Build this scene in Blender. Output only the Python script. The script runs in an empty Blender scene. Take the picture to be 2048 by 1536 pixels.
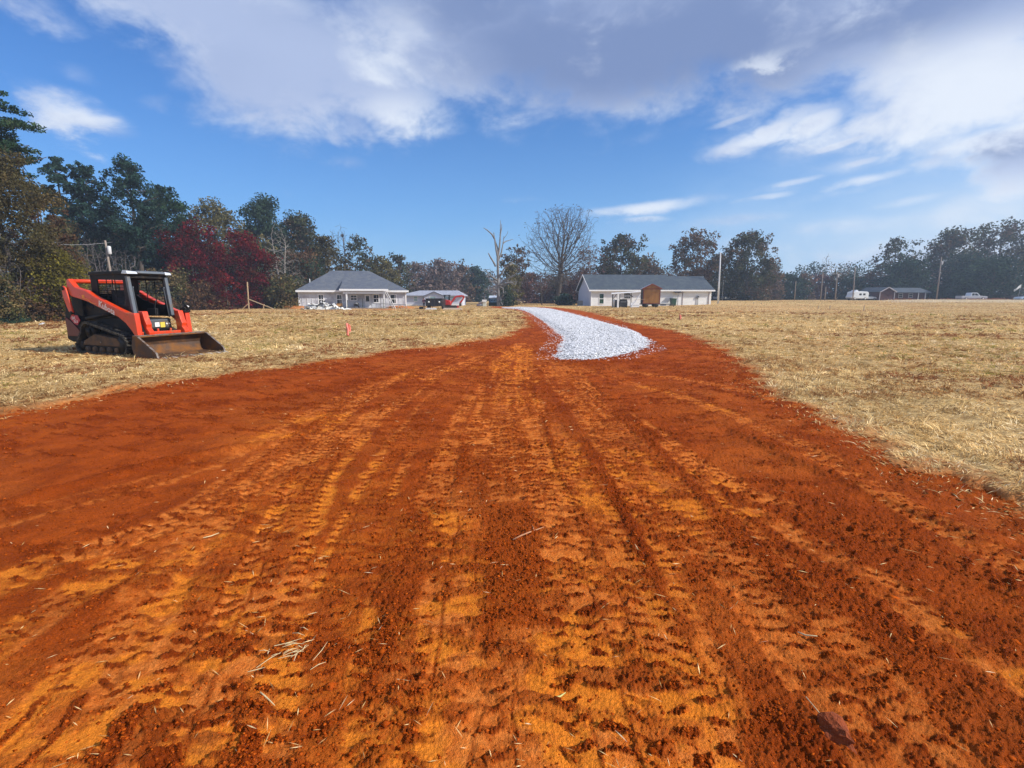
import bpy, math, random
import numpy as np
from mathutils import Vector, Matrix
random.seed(7)
RNG = np.random.default_rng(11)
scene = bpy.context.scene
COL = scene.collection

# ------------------------------------------------------------------ camera geometry
F, HZ, CAMH = 1000.0, 594.0, 1.55
TH = math.atan((768 - HZ) / F)
CT, ST = math.cos(TH), math.sin(TH)
def ray(px, py):
    u = (px - 1024) / F; v = (py - 768) / F
    return (u, CT - v * ST, -ST - v * CT)
def P(px, py, z=0.0):
    d = ray(px, py); t = (z - CAMH) / d[2]
    return Vector((d[0] * t, d[1] * t, z))
def at(px, py, Y):
    d = ray(px, py); t = Y / d[1]
    return Vector((d[0] * t, Y, CAMH + d[2] * t))
def gy(py): return P(1024, py).y

# ------------------------------------------------------------------ noise
def _hash(ix, iy, seed):
    h = (ix.astype(np.int64) * 374761393 + iy.astype(np.int64) * 668265263 + seed * 1442695041) & 0xFFFFFFFF
    h = ((h ^ (h >> 13)) * 1274126177) & 0xFFFFFFFF
    h = h ^ (h >> 16)
    return (h & 0xFFFFFF).astype(np.float64) / 16777215.0
def vnoise(x, y, seed=0):
    x = np.asarray(x, float); y = np.asarray(y, float)
    ix = np.floor(x); iy = np.floor(y); fx = x - ix; fy = y - iy
    fx = fx * fx * fx * (fx * (fx * 6 - 15) + 10); fy = fy * fy * fy * (fy * (fy * 6 - 15) + 10)
    ix = ix.astype(np.int64); iy = iy.astype(np.int64)
    a = _hash(ix, iy, seed); b = _hash(ix + 1, iy, seed); c = _hash(ix, iy + 1, seed); d = _hash(ix + 1, iy + 1, seed)
    return (a + (b - a) * fx) * (1 - fy) + (c + (d - c) * fx) * fy
def fbm(x, y, oct=4, seed=0, gain=0.5):
    s = 0; a = 1; t = 0
    for o in range(oct):
        k = 2.03 ** o
        ca, sa = math.cos(o * 1.1), math.sin(o * 1.1)
        s = s + a * vnoise((x * ca - y * sa) * k + o * 17.3, (x * sa + y * ca) * k - o * 9.1, seed + o); t += a; a *= gain
    return s / t
def sstep(a, b, x):
    t = np.clip((x - a) / (b - a), 0, 1); return t * t * (3 - 2 * t)

# ------------------------------------------------------------------ objects
def tag(o, label=None, cat=None, group=None, kind=None):
    if label: o['label'] = label
    if cat: o['category'] = cat
    if group: o['group'] = group
    if kind: o['kind'] = kind
    return o
def thing(name, label, cat, loc=(0, 0, 0), rz=0.0, group=None):
    o = bpy.data.objects.new(name, None); COL.objects.link(o)
    o.location = loc; o.rotation_euler = (0, 0, rz); o.empty_display_size = 0.2
    return tag(o, label, cat, group)
def link(name, me, mat=None, parent=None):
    o = bpy.data.objects.new(name, me); COL.objects.link(o)
    if mat is not None and len(me.materials) == 0: me.materials.append(mat)
    if parent: o.parent = parent
    return o
def copy_tree(o, parent=None):
    c = o.copy(); COL.objects.link(c)
    if parent: c.parent = parent
    for ch in list(o.children): copy_tree(ch, c)
    return c

class MB:
    def __init__(s): s.v = []; s.f = []; s.m = []; s.cur = 0
    def add(s, vs, fs):
        n = len(s.v); s.v.extend([tuple(p) for p in vs])
        for f in fs: s.f.append(tuple(i + n for i in f)); s.m.append(s.cur)
        return s
    def box(s, x0, x1, y0, y1, z0, z1):
        return s.add([(x0,y0,z0),(x1,y0,z0),(x1,y1,z0),(x0,y1,z0),(x0,y0,z1),(x1,y0,z1),(x1,y1,z1),(x0,y1,z1)],
                     [(3,2,1,0),(4,5,6,7),(0,1,5,4),(1,2,6,5),(2,3,7,6),(3,0,4,7)])
    def bar(s, a, b, w, h=None, up=(0, 0, 1)):
        a = Vector(a); b = Vector(b); h = h or w; d = (b - a).normalized(); up = Vector(up)
        if abs(d.dot(up)) > 0.98: up = Vector((1, 0, 0))
        r = d.cross(up).normalized(); u = r.cross(d).normalized(); r = r * w / 2; u = u * h / 2
        return s.add([a-r-u,a+r-u,a+r+u,a-r+u,b-r-u,b+r-u,b+r+u,b-r+u],
                     [(3,2,1,0),(4,5,6,7),(0,1,5,4),(1,2,6,5),(2,3,7,6),(3,0,4,7)])
    def tube(s, pts, rs, n=8, cap=True):
        pts = [Vector(p) for p in pts]
        if not hasattr(rs, '__len__'): rs = [rs] * len(pts)
        base = len(s.v); prev = None
        for i, p in enumerate(pts):
            d = (pts[min(i+1, len(pts)-1)] - pts[max(i-1, 0)])
            d = d.normalized() if d.length > 1e-9 else Vector((0, 0, 1))
            if prev is None: prev = Vector((1, 0, 0)) if abs(d.x) < 0.9 else Vector((0, 1, 0))
            r = (prev - d * prev.dot(d)).normalized(); prev = r; u = d.cross(r)
            for k in range(n):
                a = 2 * math.pi * k / n
                s.v.append(tuple(p + (r * math.cos(a) + u * math.sin(a)) * rs[i]))
        for i in range(len(pts) - 1):
            for k in range(n):
                a = base + i*n + k; b = base + i*n + (k+1) % n
                s.f.append((a, b, b + n, a + n)); s.m.append(s.cur)
        if cap:
            s.f.append(tuple(base + k for k in reversed(range(n)))); s.m.append(s.cur)
            e = base + (len(pts)-1)*n
            s.f.append(tuple(e + k for k in range(n))); s.m.append(s.cur)
        return s
    def cyl(s, a, b, r, r2=None, n=14): return s.tube([a, b], [r, r if r2 is None else r2], n)
    def prism(s, prof, y0, y1):
        n = len(prof)
        vs = [(x, y0, z) for x, z in prof] + [(x, y1, z) for x, z in prof]
        fs = [tuple(range(n)), tuple(reversed(range(n, 2*n)))]
        fs += [(i, n + i, n + (i+1) % n, (i+1) % n) for i in range(n)]
        return s.add(vs, fs)
    def prismx(s, prof, x0, x1):          # profile in (y,z)
        n = len(prof)
        vs = [(x0, y, z) for y, z in prof] + [(x1, y, z) for y, z in prof]
        fs = [tuple(range(n)), tuple(reversed(range(n, 2*n)))]
        fs += [(i, n + i, n + (i+1) % n, (i+1) % n) for i in range(n)]
        return s.add(vs, fs)
    def slab(s, quad, t):                 # thick sheet from four corners, thickness downwards
        q = [Vector(p) for p in quad]
        nrm = (q[1]-q[0]).cross(q[3]-q[0]).normalized()
        if nrm.z < 0: nrm = -nrm
        vs = q + [p - nrm * t for p in q]; k = len(q)
        return s.add(vs, [tuple(range(k)), tuple(reversed(range(k, 2*k)))] + [(i, k+i, k+(i+1) % k, (i+1) % k) for i in range(k)])
    def blob(s, c, r, seed=0, sub=2, rough=0.25, sz=(1, 1, 1)):
        import bmesh
        bm = bmesh.new(); bmesh.ops.create_icosphere(bm, subdivisions=sub, radius=1.0)
        rr = random.Random(seed); ph = [rr.uniform(0, 6.28) for _ in range(9)]
        vs = []
        for v in bm.verts:
            p = v.co
            k = 1 + rough * (math.sin(p.x*3.1+ph[0]) * math.sin(p.y*2.7+ph[1]) + 0.6*math.sin(p.z*4.3+ph[2]+p.x*2) + 0.4*math.sin(p.y*7+ph[3]) * math.sin(p.x*6.1+ph[4]+p.z*5)
                               + rr.uniform(-.25, .25))
            vs.append((c[0]+p.x*r*k*sz[0], c[1]+p.y*r*k*sz[1], c[2]+p.z*r*k*sz[2]))
        fs = [tuple(v.index for v in f.verts) for f in bm.faces]; bm.free()
        return s.add(vs, fs)
    def mesh(s, name, mats, smooth=False):
        import bmesh
        me = bpy.data.meshes.new(name)
        me.from_pydata(s.v, [], s.f)
        for m in (mats if isinstance(mats, (list, tuple)) else [mats]): me.materials.append(m)
        if any(s.m): me.polygons.foreach_set('material_index', s.m)
        bm = bmesh.new(); bm.from_mesh(me); bmesh.ops.recalc_face_normals(bm, faces=bm.faces); bm.to_mesh(me); bm.free()
        if smooth:
            me.polygons.foreach_set('use_smooth', [True] * len(me.polygons))
        me.update(); return me
    def build(s, name, mats, parent=None, smooth=False, bevel=0.0, loc=None):
        o = link(name, s.mesh(name, mats, smooth), None, parent)
        if loc is not None: o.location = loc
        if bevel:
            b = o.modifiers.new('Bevel', 'BEVEL'); b.width = bevel; b.segments = 2; b.limit_method = 'ANGLE'; b.angle_limit = 0.6
        return o

def npmesh(name, verts, quads, colors=None, smooth=False, cname='tint', mat=None):
    """numpy mesh; quads (n,k) all the same arity; colors per point (n,3)"""
    me = bpy.data.meshes.new(name)
    nv = len(verts); nf, k = quads.shape
    me.vertices.add(nv); me.vertices.foreach_set('co', np.ascontiguousarray(verts, dtype=np.float32).ravel())
    me.loops.add(nf * k); me.loops.foreach_set('vertex_index', np.ascontiguousarray(quads, dtype=np.int32).ravel())
    me.polygons.add(nf)
    me.polygons.foreach_set('loop_start', np.arange(0, nf * k, k, dtype=np.int32))
    if smooth: me.polygons.foreach_set('use_smooth', np.ones(nf, dtype=bool))
    me.update(calc_edges=True)
    if colors is not None:
        a = me.color_attributes.new(cname, 'FLOAT_COLOR', 'POINT')
        c4 = np.ones((nv, 4), dtype=np.float32); c4[:, :3] = colors
        a.data.foreach_set('color', c4.ravel())
    if mat: me.materials.append(mat)
    return me

# ------------------------------------------------------------------ materials
def newmat(name):
    m = bpy.data.materials.new(name); m.use_nodes = True
    nt = m.node_tree; nt.nodes.clear()
    out = nt.nodes.new('ShaderNodeOutputMaterial')
    return m, nt, out
def N(nt, t, **kw):
    n = nt.nodes.new(t)
    for k, v in kw.items():
        if k.startswith('i_'): n.inputs[k[2:].replace('_', ' ')].default_value = v
        else: setattr(n, k, v)
    return n
def math_node(nt, op, a, b=None, c=None, clamp=False):
    n = nt.nodes.new('ShaderNodeMath'); n.operation = op; n.use_clamp = clamp
    for i, x in enumerate((a, b, c)):
        if x is None: continue
        if isinstance(x, (int, float)): n.inputs[i].default_value = x
        else: nt.links.new(x, n.inputs[i])
    return n.outputs[0]
def mixc(nt, fac, a, b, blend='MIX'):
    n = nt.nodes.new('ShaderNodeMix'); n.data_type = 'RGBA'; n.blend_type = blend
    for sock, x in ((n.inputs[0], fac), (n.inputs[6], a), (n.inputs[7], b)):
        if isinstance(x, (int, float)): sock.default_value = x
        elif isinstance(x, (tuple, list)): sock.default_value = (x[0], x[1], x[2], 1)
        else: nt.links.new(x, sock)
    return n.outputs[2]
def noise(nt, vec, scale, detail=4, rough=0.55, dist=0.0):
    n = nt.nodes.new('ShaderNodeTexNoise'); n.inputs['Scale'].default_value = scale
    n.inputs['Detail'].default_value = detail; n.inputs['Roughness'].default_value = rough; n.inputs['Distortion'].default_value = dist
    if vec is not None: nt.links.new(vec, n.inputs['Vector'])
    return n.outputs['Fac']
def ramp(nt, fac, a, b):
    n = nt.nodes.new('ShaderNodeMapRange'); n.interpolation_type = 'SMOOTHSTEP'
    n.inputs['From Min'].default_value = a; n.inputs['From Max'].default_value = b
    nt.links.new(fac, n.inputs['Value']); return n.outputs[0]
def M(name, col, rough=0.6, metal=0.0, var=0.12, scale=6.0, dirt=None, dirt_amt=0.4, dirt_scale=3.0, bump=0.0, bump_scale=40.0, spec=0.5, coat=0.0, stretch=None):
    """painted / weathered surface: base colour with mottling, optional dirt patches and fine bump"""
    m, nt, out = newmat(name)
    p = N(nt, 'ShaderNodeBsdfPrincipled'); tc = N(nt, 'ShaderNodeTexCoord'); vec = tc.outputs['Object']
    if stretch:
        mp = N(nt, 'ShaderNodeMapping'); mp.inputs['Scale'].default_value = stretch; nt.links.new(vec, mp.inputs['Vector']); vec = mp.outputs[0]
    n1 = noise(nt, vec, scale, 5)
    c = mixc(nt, n1, tuple(x * (1 - var * 1.6) for x in col), tuple(min(1, x * (1 + var * 1.6)) for x in col))
    if dirt:
        n2 = ramp(nt, noise(nt, vec, dirt_scale, 6, 0.65), 0.62 - dirt_amt * 0.45, 0.78 - dirt_amt * 0.3)
        c = mixc(nt, n2, c, dirt)
        r = math_node(nt, 'MULTIPLY_ADD', n2, 0.3, rough, clamp=True); nt.links.new(r, p.inputs['Roughness'])
    else: p.inputs['Roughness'].default_value = rough
    nt.links.new(c, p.inputs['Base Color']); p.inputs['Metallic'].default_value = metal
    p.inputs['Specular IOR Level'].default_value = spec; p.inputs['Coat Weight'].default_value = coat
    if bump:
        b = N(nt, 'ShaderNodeBump'); b.inputs['Strength'].default_value = bump; b.inputs['Distance'].default_value = 0.02
        nt.links.new(noise(nt, vec, bump_scale, 4), b.inputs['Height']); nt.links.new(b.outputs[0], p.inputs['Normal'])
    nt.links.new(p.outputs[0], out.inputs[0]); return m
def leafmat(name, trans=0.3, rough=0.7, mul=1.0):
    m, nt, out = newmat(name)
    a = N(nt, 'ShaderNodeAttribute', attribute_name='tint')
    c = mixc(nt, 1.0, a.outputs['Color'], (mul, mul, mul), 'MULTIPLY')
    d = N(nt, 'ShaderNodeBsdfDiffuse'); t = N(nt, 'ShaderNodeBsdfTranslucent'); x = N(nt, 'ShaderNodeMixShader'); x.inputs[0].default_value = trans
    nt.links.new(c, d.inputs[0]); nt.links.new(c, t.inputs[0]); nt.links.new(d.outputs[0], x.inputs[1]); nt.links.new(t.outputs[0], x.inputs[2])
    nt.links.new(x.outputs[0], out.inputs[0]); return m
def glassy(name, col=(0.015, 0.018, 0.02), rough=0.06):
    m, nt, out = newmat(name); p = N(nt, 'ShaderNodeBsdfPrincipled'); tc = N(nt, 'ShaderNodeTexCoord')
    n1 = noise(nt, tc.outputs['Object'], 1.5, 3); c = mixc(nt, n1, tuple(x * 0.5 for x in col), tuple(x * 1.6 for x in col))
    nt.links.new(c, p.inputs['Base Color']); p.inputs['Roughness'].default_value = rough
    nt.links.new(p.outputs[0], out.inputs[0]); return m

LEAF = leafmat('foliage'); BLADE = leafmat('dry_blades', 0.25)
BARK = M('bark', (0.075, 0.06, 0.05), 0.9, var=0.35, scale=3, bump=0.5, bump_scale=12, stretch=(1, 1, 0.25))
BARK_PALE = M('pale_bark', (0.30, 0.27, 0.24), 0.9, var=0.3, scale=2, bump=0.4, bump_scale=10)
BARK_GREY = M('grey_bark', (0.12, 0.105, 0.10), 0.9, var=0.3, scale=2, bump=0.4, bump_scale=10)
# ------------------------------------------------------------------ ground shape
def rise(x, y):
    x = np.asarray(x, float); y = np.asarray(y, float)
    return 0.72 * sstep(62, 108, y) * sstep(22, 48, x)
def gz(x, y): return float(rise(x, y))

def pxpoly(pts): return np.array([tuple(P(a, b))[:2] for a, b in pts])
DIRT_L = [(-700, 960), (-300, 890), (0, 832), (60, 818), (130, 806), (220, 790), (330, 771), (430, 758), (520, 744), (600, 733), (690, 721), (780, 706),
          (860, 697), (950, 684), (1005, 676), (1036, 664), (1054, 648), (1056, 636), (1046, 624), (1030, 618.5), (1003, 616.5), (985, 615.5)]
DIRT_R = [(985, 613.2), (1060, 614), (1110, 615), (1150, 619), (1200, 630), (1260, 646), (1310, 655), (1350, 664), (1400, 680), (1440, 698), (1470, 722), (1490, 745), (1530, 776),
          (1570, 806), (1640, 846), (1710, 880), (1790, 915), (1860, 946), (1940, 980), (2048, 1032), (2300, 1150), (2700, 1400)]
DPOLY = np.vstack([pxpoly(DIRT_L), pxpoly(DIRT_R), np.array([[4.5, -2.0], [3, -8], [-6, -8], [-9, -2]])])
GRAV = [(1108, 712), (1116, 700), (1119, 690), (1127, 680), (1124, 672), (1112, 663), (1098, 652), (1086, 643), (1075, 635), (1062, 627), (1050, 621.5), (1034, 618), (1004, 616.3), (1000, 614.6), (1040, 614),
        (1075, 614.8), (1105, 618), (1140, 626), (1170, 634), (1200, 642), (1232, 651), (1262, 659), (1284, 668), (1299, 682), (1296, 694), (1270, 703), (1240, 712), (1205, 718), (1160, 719), (1120, 717)]
GPOLY = pxpoly(GRAV)
def sdist(px, py, poly):
    """signed distance to a polygon, negative inside"""
    n = len(poly); d2 = np.full(px.shape, 1e18); inside = np.zeros(px.shape, bool)
    for i in range(n):
        ax, ay = poly[i]; bx, by = poly[(i + 1) % n]
        ex, ey = bx - ax, by - ay; L = ex * ex + ey * ey + 1e-12
        t = np.clip(((px - ax) * ex + (py - ay) * ey) / L, 0, 1)
        dx = px - ax - t * ex; dy = py - ay - t * ey
        d2 = np.minimum(d2, dx * dx + dy * dy)
        c = ((ay > py) != (by > py)) & (px < (bx - ax) * (py - ay) / (by - ay + 1e-12) + ax)
        inside ^= c
    d = np.sqrt(d2); return np.where(inside, -d, d)

# machine tracks pressed in the clay: centre line (photo px), width m, strength, first phase
TRACKS = [
 ([(905, 1530), (912, 1250), (935, 1050), (960, 900), (983, 790), (1003, 722), (1040, 690)], .42, 1.0, 0),
 ([(1245, 1540), (1190, 1320), (1135, 1120), (1090, 950), (1062, 820), (1046, 735), (1052, 695)], .42, .95, .03),
 ([(1075, 1540), (1050, 1300), (1030, 1100), (1017, 960), (1008, 830), (1008, 730)], .36, .7, .06),
 ([(1700, 1400), (1560, 1240), (1400, 1060), (1260, 900), (1170, 800), (1110, 735)], .40, .55, .05),
 ([(1480, 1300), (1360, 1090), (1250, 930), (1160, 810), (1090, 735)], .38, .7, .02),
 ([(420, 1480), (520, 1220), (590, 1020), (680, 890), (790, 800), (880, 745), (960, 715)], .42, .95, .01),
 ([(270, 1420), (430, 1160), (530, 975), (620, 870), (720, 795), (830, 745), (930, 710)], .40, .85, .07),
 ([(640, 1480), (660, 1300), (700, 1100), (760, 960), (830, 850), (900, 770), (960, 725)], .40, .55, .04),
 ([(-140, 1240), (0, 1172), (130, 1115), (260, 1080), (400, 1020), (500, 975), (600, 905), (700, 840)], .34, .9, .02),
 ([(-200, 1100), (0, 1040), (160, 1000), (330, 960), (480, 900), (620, 830), (760, 760)], .36, .45, .02),
 ([(2400, 1330), (2150, 1215), (2000, 1150), (1850, 1100), (1700, 1050), (1560, 1005), (1440, 955), (1330, 890), (1220, 810), (1150, 745)], .34, .95, .0),
 ([(2300, 1480), (2048, 1345), (1930, 1280), (1820, 1215), (1700, 1130), (1560, 1050)], .34, .7, .05),
 ([(2048, 1130), (1850, 1030), (1650, 915), (1480, 835), (1320, 780), (1180, 740), (1060, 715)], .30, .5, .03),
 ([(1400, 1540), (1290, 1250), (1200, 1050), (1130, 900), (1080, 790), (1050, 720)], .34, .7, .04),
 ([(1900, 1500), (1680, 1270), (1480, 1060), (1320, 900), (1210, 800), (1130, 735)], .34, .5, .01),
 ([(120, 1400), (340, 1150), (470, 990), (580, 885), (700, 800), (820, 745)], .34, .6, .03),
 ([(780, 1540), (800, 1250), (840, 1050), (890, 900), (940, 790), (975, 725)], .34, .6, .02),
 ([(-60, 1330), (200, 1160), (400, 1010), (540, 910), (660, 830), (780, 770)], .32, .45, .06),
 ([(1700, 850), (1560, 800), (1420, 765), (1290, 745), (1150, 728), (1000, 700)], .36, .6, .03),
]
def smooth_path(pts, m=160):
    q = np.array([tuple(P(a, b))[:2] for a, b in pts])
    for _ in range(3):
        r = np.empty((len(q) * 2 - 2 + 0, 2)); r[0::2] = q[:-1] * .75 + q[1:] * .25; r[1::2] = q[:-1] * .25 + q[1:] * .75
        q = np.vstack([q[:1], r, q[-1:]])
    s = np.concatenate([[0], np.cumsum(np.hypot(*np.diff(q, axis=0).T))])
    t = np.linspace(0, s[-1], m); return np.stack([np.interp(t, s, q[:, 0]), np.interp(t, s, q[:, 1])], 1), t
RIDGES = [([(40, 1005), (180, 965), (330, 925), (430, 905), (520, 888)], .10, .045), ([(1480, 868), (1590, 918), (1700, 962), (1820, 1008), (1960, 1070)], .12, .04),
          ([(1180, 1180), (1350, 1330), (1500, 1420), (1640, 1490)], .13, .018), ([(-60, 1330), (90, 1260), (230, 1195), (330, 1150)], .12, .03),
          ([(1110, 724), (1180, 727), (1260, 712), (1305, 696)], .25, .05), ([(760, 1540), (770, 1330), (800, 1150)], .09, .010), ([(1330, 1250), (1290, 1120), (1220, 960)], .08, .010)]

def dirt_fields(x, y):
    """height and soil masks (packed, yellow, loose) for ground points near the camera"""
    n = len(x); z = np.zeros(n)
    packed = np.zeros(n); lug = np.zeros(n)
    r = np.hypot(x, y - 17.0); psi = np.arctan2(x, 17.0 - y)
    band = fbm(psi * 9 + 3, r * .22, 3, 5) * .65 + fbm(x * .9, y * .9, 3, 9) * .35
    wx = (fbm(x * 5, y * 5, 3, 21) - .5) * .05; wy = (fbm(x * 5, y * 5, 3, 22) - .5) * .05
    xs = x + wx; ys = y + wy
    for k, (pts, w, st, ph) in enumerate(TRACKS):
        q, s = smooth_path(pts)
        lo = q.min(0) - w; hi = q.max(0) + w
        sel = np.nonzero((x > lo[0]) & (x < hi[0]) & (y > lo[1]) & (y < hi[1]))[0]
        if not len(sel): continue
        X = xs[sel]; Y = ys[sel]; best = np.full(len(sel), 1e9); lat = np.zeros(len(sel)); arc = np.zeros(len(sel))
        for i in range(len(q) - 1):
            a = q[i]; e = q[i + 1] - a; L = math.hypot(*e)
            t = np.clip(((X - a[0]) * e[0] + (Y - a[1]) * e[1]) / (L * L), 0, 1)
            dx = X - a[0] - t * e[0]; dy = Y - a[1] - t * e[1]; d = dx * dx + dy * dy
            b = d < best; best[b] = d[b]
            lat[b] = ((dx * e[1] - dy * e[0]) / L)[b]; arc[b] = s[i] + t[b] * L
        u = lat / (w / 2); inside = np.abs(u) < 1.25
        sel = sel[inside]; u = u[inside]; arc = arc[inside]
        if not len(sel): continue
        edge = 1 - sstep(.78, 1.08, np.abs(u) + (vnoise(arc * 7, u * 0 + k * 3, 41) - .5) * .25)
        patch = sstep(.31, .50, vnoise(arc * .7 + k * 7, u * .9 + k, 40 + k)) * (.35 + .65 * st)
        wgt = edge * (.16 * st + .84 * patch) * (.30 + .70 * sstep(.36, .52, fbm(X[inside] * 8, Y[inside] * 11, 3, 43)))
        colm = np.floor((u + 1) * 1.5); cu = (u + 1) * 1.5 - colm
        phase = arc / .098 + ph * 10 + colm * .5 + .30 * np.abs(u) + (vnoise(arc * 4, colm * 5.0 + u * 2.5, 60 + k) - .5) * .55
        fr = phase - np.floor(phase)
        cell = vnoise(np.floor(phase) * 3.7, colm * 2.3 + k * 11, 80)
        wid = (.10 + .15 * cell) * (1 + .02 * np.clip(Y[inside] - 3, 0, 8)); wob = (fbm(X[inside] * 26, Y[inside] * 26, 2, 95) - .5) * 1.5
        lens = 1.15 - ((fr - .35) / wid) ** 2 - ((cu - .5 - (cell - .5) * .35) / (.34 + .22 * vnoise(np.floor(phase) * 1.9, colm * 5.1 + k, 81))) ** 2 + wob
        bar = sstep(.0, .45, lens) * sstep(.16, .26, cell) * (.40 + .60 * sstep(.26, .42, vnoise(arc * .9 + k * 13, u * .8 + k * 2, 97)))                                  # lens of crumbly soil left between two lugs
        line = np.exp(-((np.abs(u) - .33 + (vnoise(arc * 3, u * 0, 91) - .5) * .12) / .05) ** 2) * sstep(.60, .72, vnoise(arc * 1.7, np.sign(u) * 3 + k * 5, 90)) * .6
        rid = np.clip(np.maximum(bar, line), 0, 1)
        z[sel] += -.010 * wgt + .010 * bar * edge * st
        packed[sel] = np.maximum(packed[sel], wgt * (1 - rid * .97))
        lug[sel] = np.maximum(lug[sel], rid * edge * (.55 + .45 * st))
    ridge = np.zeros(n)
    for pts, w, h in RIDGES:
        q, s = smooth_path(pts, 40)
        lo = q.min(0) - 3 * w; hi = q.max(0) + 3 * w
        sel = np.nonzero((x > lo[0]) & (x < hi[0]) & (y > lo[1]) & (y < hi[1]))[0]
        if not len(sel): continue
        d = np.full(len(sel), 1e9)
        for i in range(len(q) - 1):
            a = q[i]; e = q[i + 1] - a; L2 = e.dot(e)
            t = np.clip(((x[sel] - a[0]) * e[0] + (y[sel] - a[1]) * e[1]) / L2, 0, 1)
            d = np.minimum(d, np.hypot(x[sel] - a[0] - t * e[0], y[sel] - a[1] - t * e[1]))
        g = np.exp(-(d / w) ** 2) * (.45 + .9 * fbm(x[sel] * 6, y[sel] * 6, 2, 33)); z[sel] += g * h; ridge[sel] = np.maximum(ridge[sel], g)
    # short transverse scuffs across the direction of travel
    d1 = fbm(psi * 26 + wx * 9, r * 7.5 + wy * 20, 3, 25); d2 = fbm(psi * 55 + 7, r * 17, 3, 26)
    dash = sstep(.545, .615, d1 * .6 + d2 * .4 + (band - .5) * .22 - packed * .05)
    loose = np.clip(sstep(.46, .68, band) * .45 + ridge * .5, 0, 1) * (1 - packed * .75)
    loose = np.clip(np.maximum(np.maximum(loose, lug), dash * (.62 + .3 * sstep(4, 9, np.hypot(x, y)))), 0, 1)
    yel = sstep(.47, .60, fbm(x * .75 + 31, y * .5 + 7, 3, 14) - .025 + .17 * np.exp(-((x - .15 - .02 * y) / .75) ** 2) + .13 * np.exp(-((x + 1.2) / .6) ** 2 - ((y - 3.2) / 2) ** 2) - .04) * sstep(.36, .56, fbm(x * 6, y * 6, 3, 15)) * (1 - dash * .8) * (.10 + .90 * np.clip(packed * 1.4, 0, 1))
    smooth = packed * .8
    f1 = fbm(x * 7, y * 7, 3, 1); f2 = fbm(x * 30, y * 30, 3, 2); f3 = np.abs(fbm(x * 62, y * 62, 2, 3) - .5)
    f4 = fbm(x * 110, y * 110, 2, 4)
    z += (fbm(x * .55, y * .55, 2, 6) - .5) * .07 + dash * .008
    z += (f1 - .5) * .026 * (1 - smooth * .6) + (f2 - .5) * (.013 + .022 * loose) * (1 - smooth * .8) - f3 * (.012 + .022 * loose) * (1 - smooth * .85) + (f4 - .5) * (.008 + .014 * loose) * (1 - smooth * .5)
    return z, packed, yel, loose

DIRT_BASE = -0.0
def edge_jit(x, y): return (fbm(x * 1.3, y * 1.3, 4, 51) - .5) * (.65 + .025 * np.clip(y, 0, 60)) + (fbm(x * 6, y * 6, 3, 52) - .5) * .45
def ground_at(x, y):
    """final height and attributes at any point"""
    x = np.asarray(x, float); y = np.asarray(y, float)
    n = len(x); z = rise(x, y); packed = np.zeros(n); yel = np.zeros(n); loose = np.zeros(n)
    sd = np.full(n, 50.0); near = (np.hypot(x, y) < 105) & (y > -9)
    i = np.nonzero(near)[0]
    sd[i] = sdist(x[i], y[i], DPOLY) + edge_jit(x[i], y[i])
    r = np.hypot(x, y)
    fine = np.nonzero(r < 34)[0]
    if len(fine):
        zz, p, yl, lo = dirt_fields(x[fine], y[fine])
        inn = 1 - sstep(-.05, .30, sd[fine]); fade = 1 - sstep(22, 33, r[fine])
        xf, yf = x[fine], y[fine]
        zg = (fbm(xf * .7, yf * .7, 3, 71) - .5) * .07 + (fbm(xf * 4, yf * 4, 3, 72) - .5) * .05 + .03
        z[fine] += (zz * inn + zg * (1 - inn)) * fade
        packed[fine] = p; yel[fine] = yl; loose[fine] = lo
    return z, sd, packed, yel, loose

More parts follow.
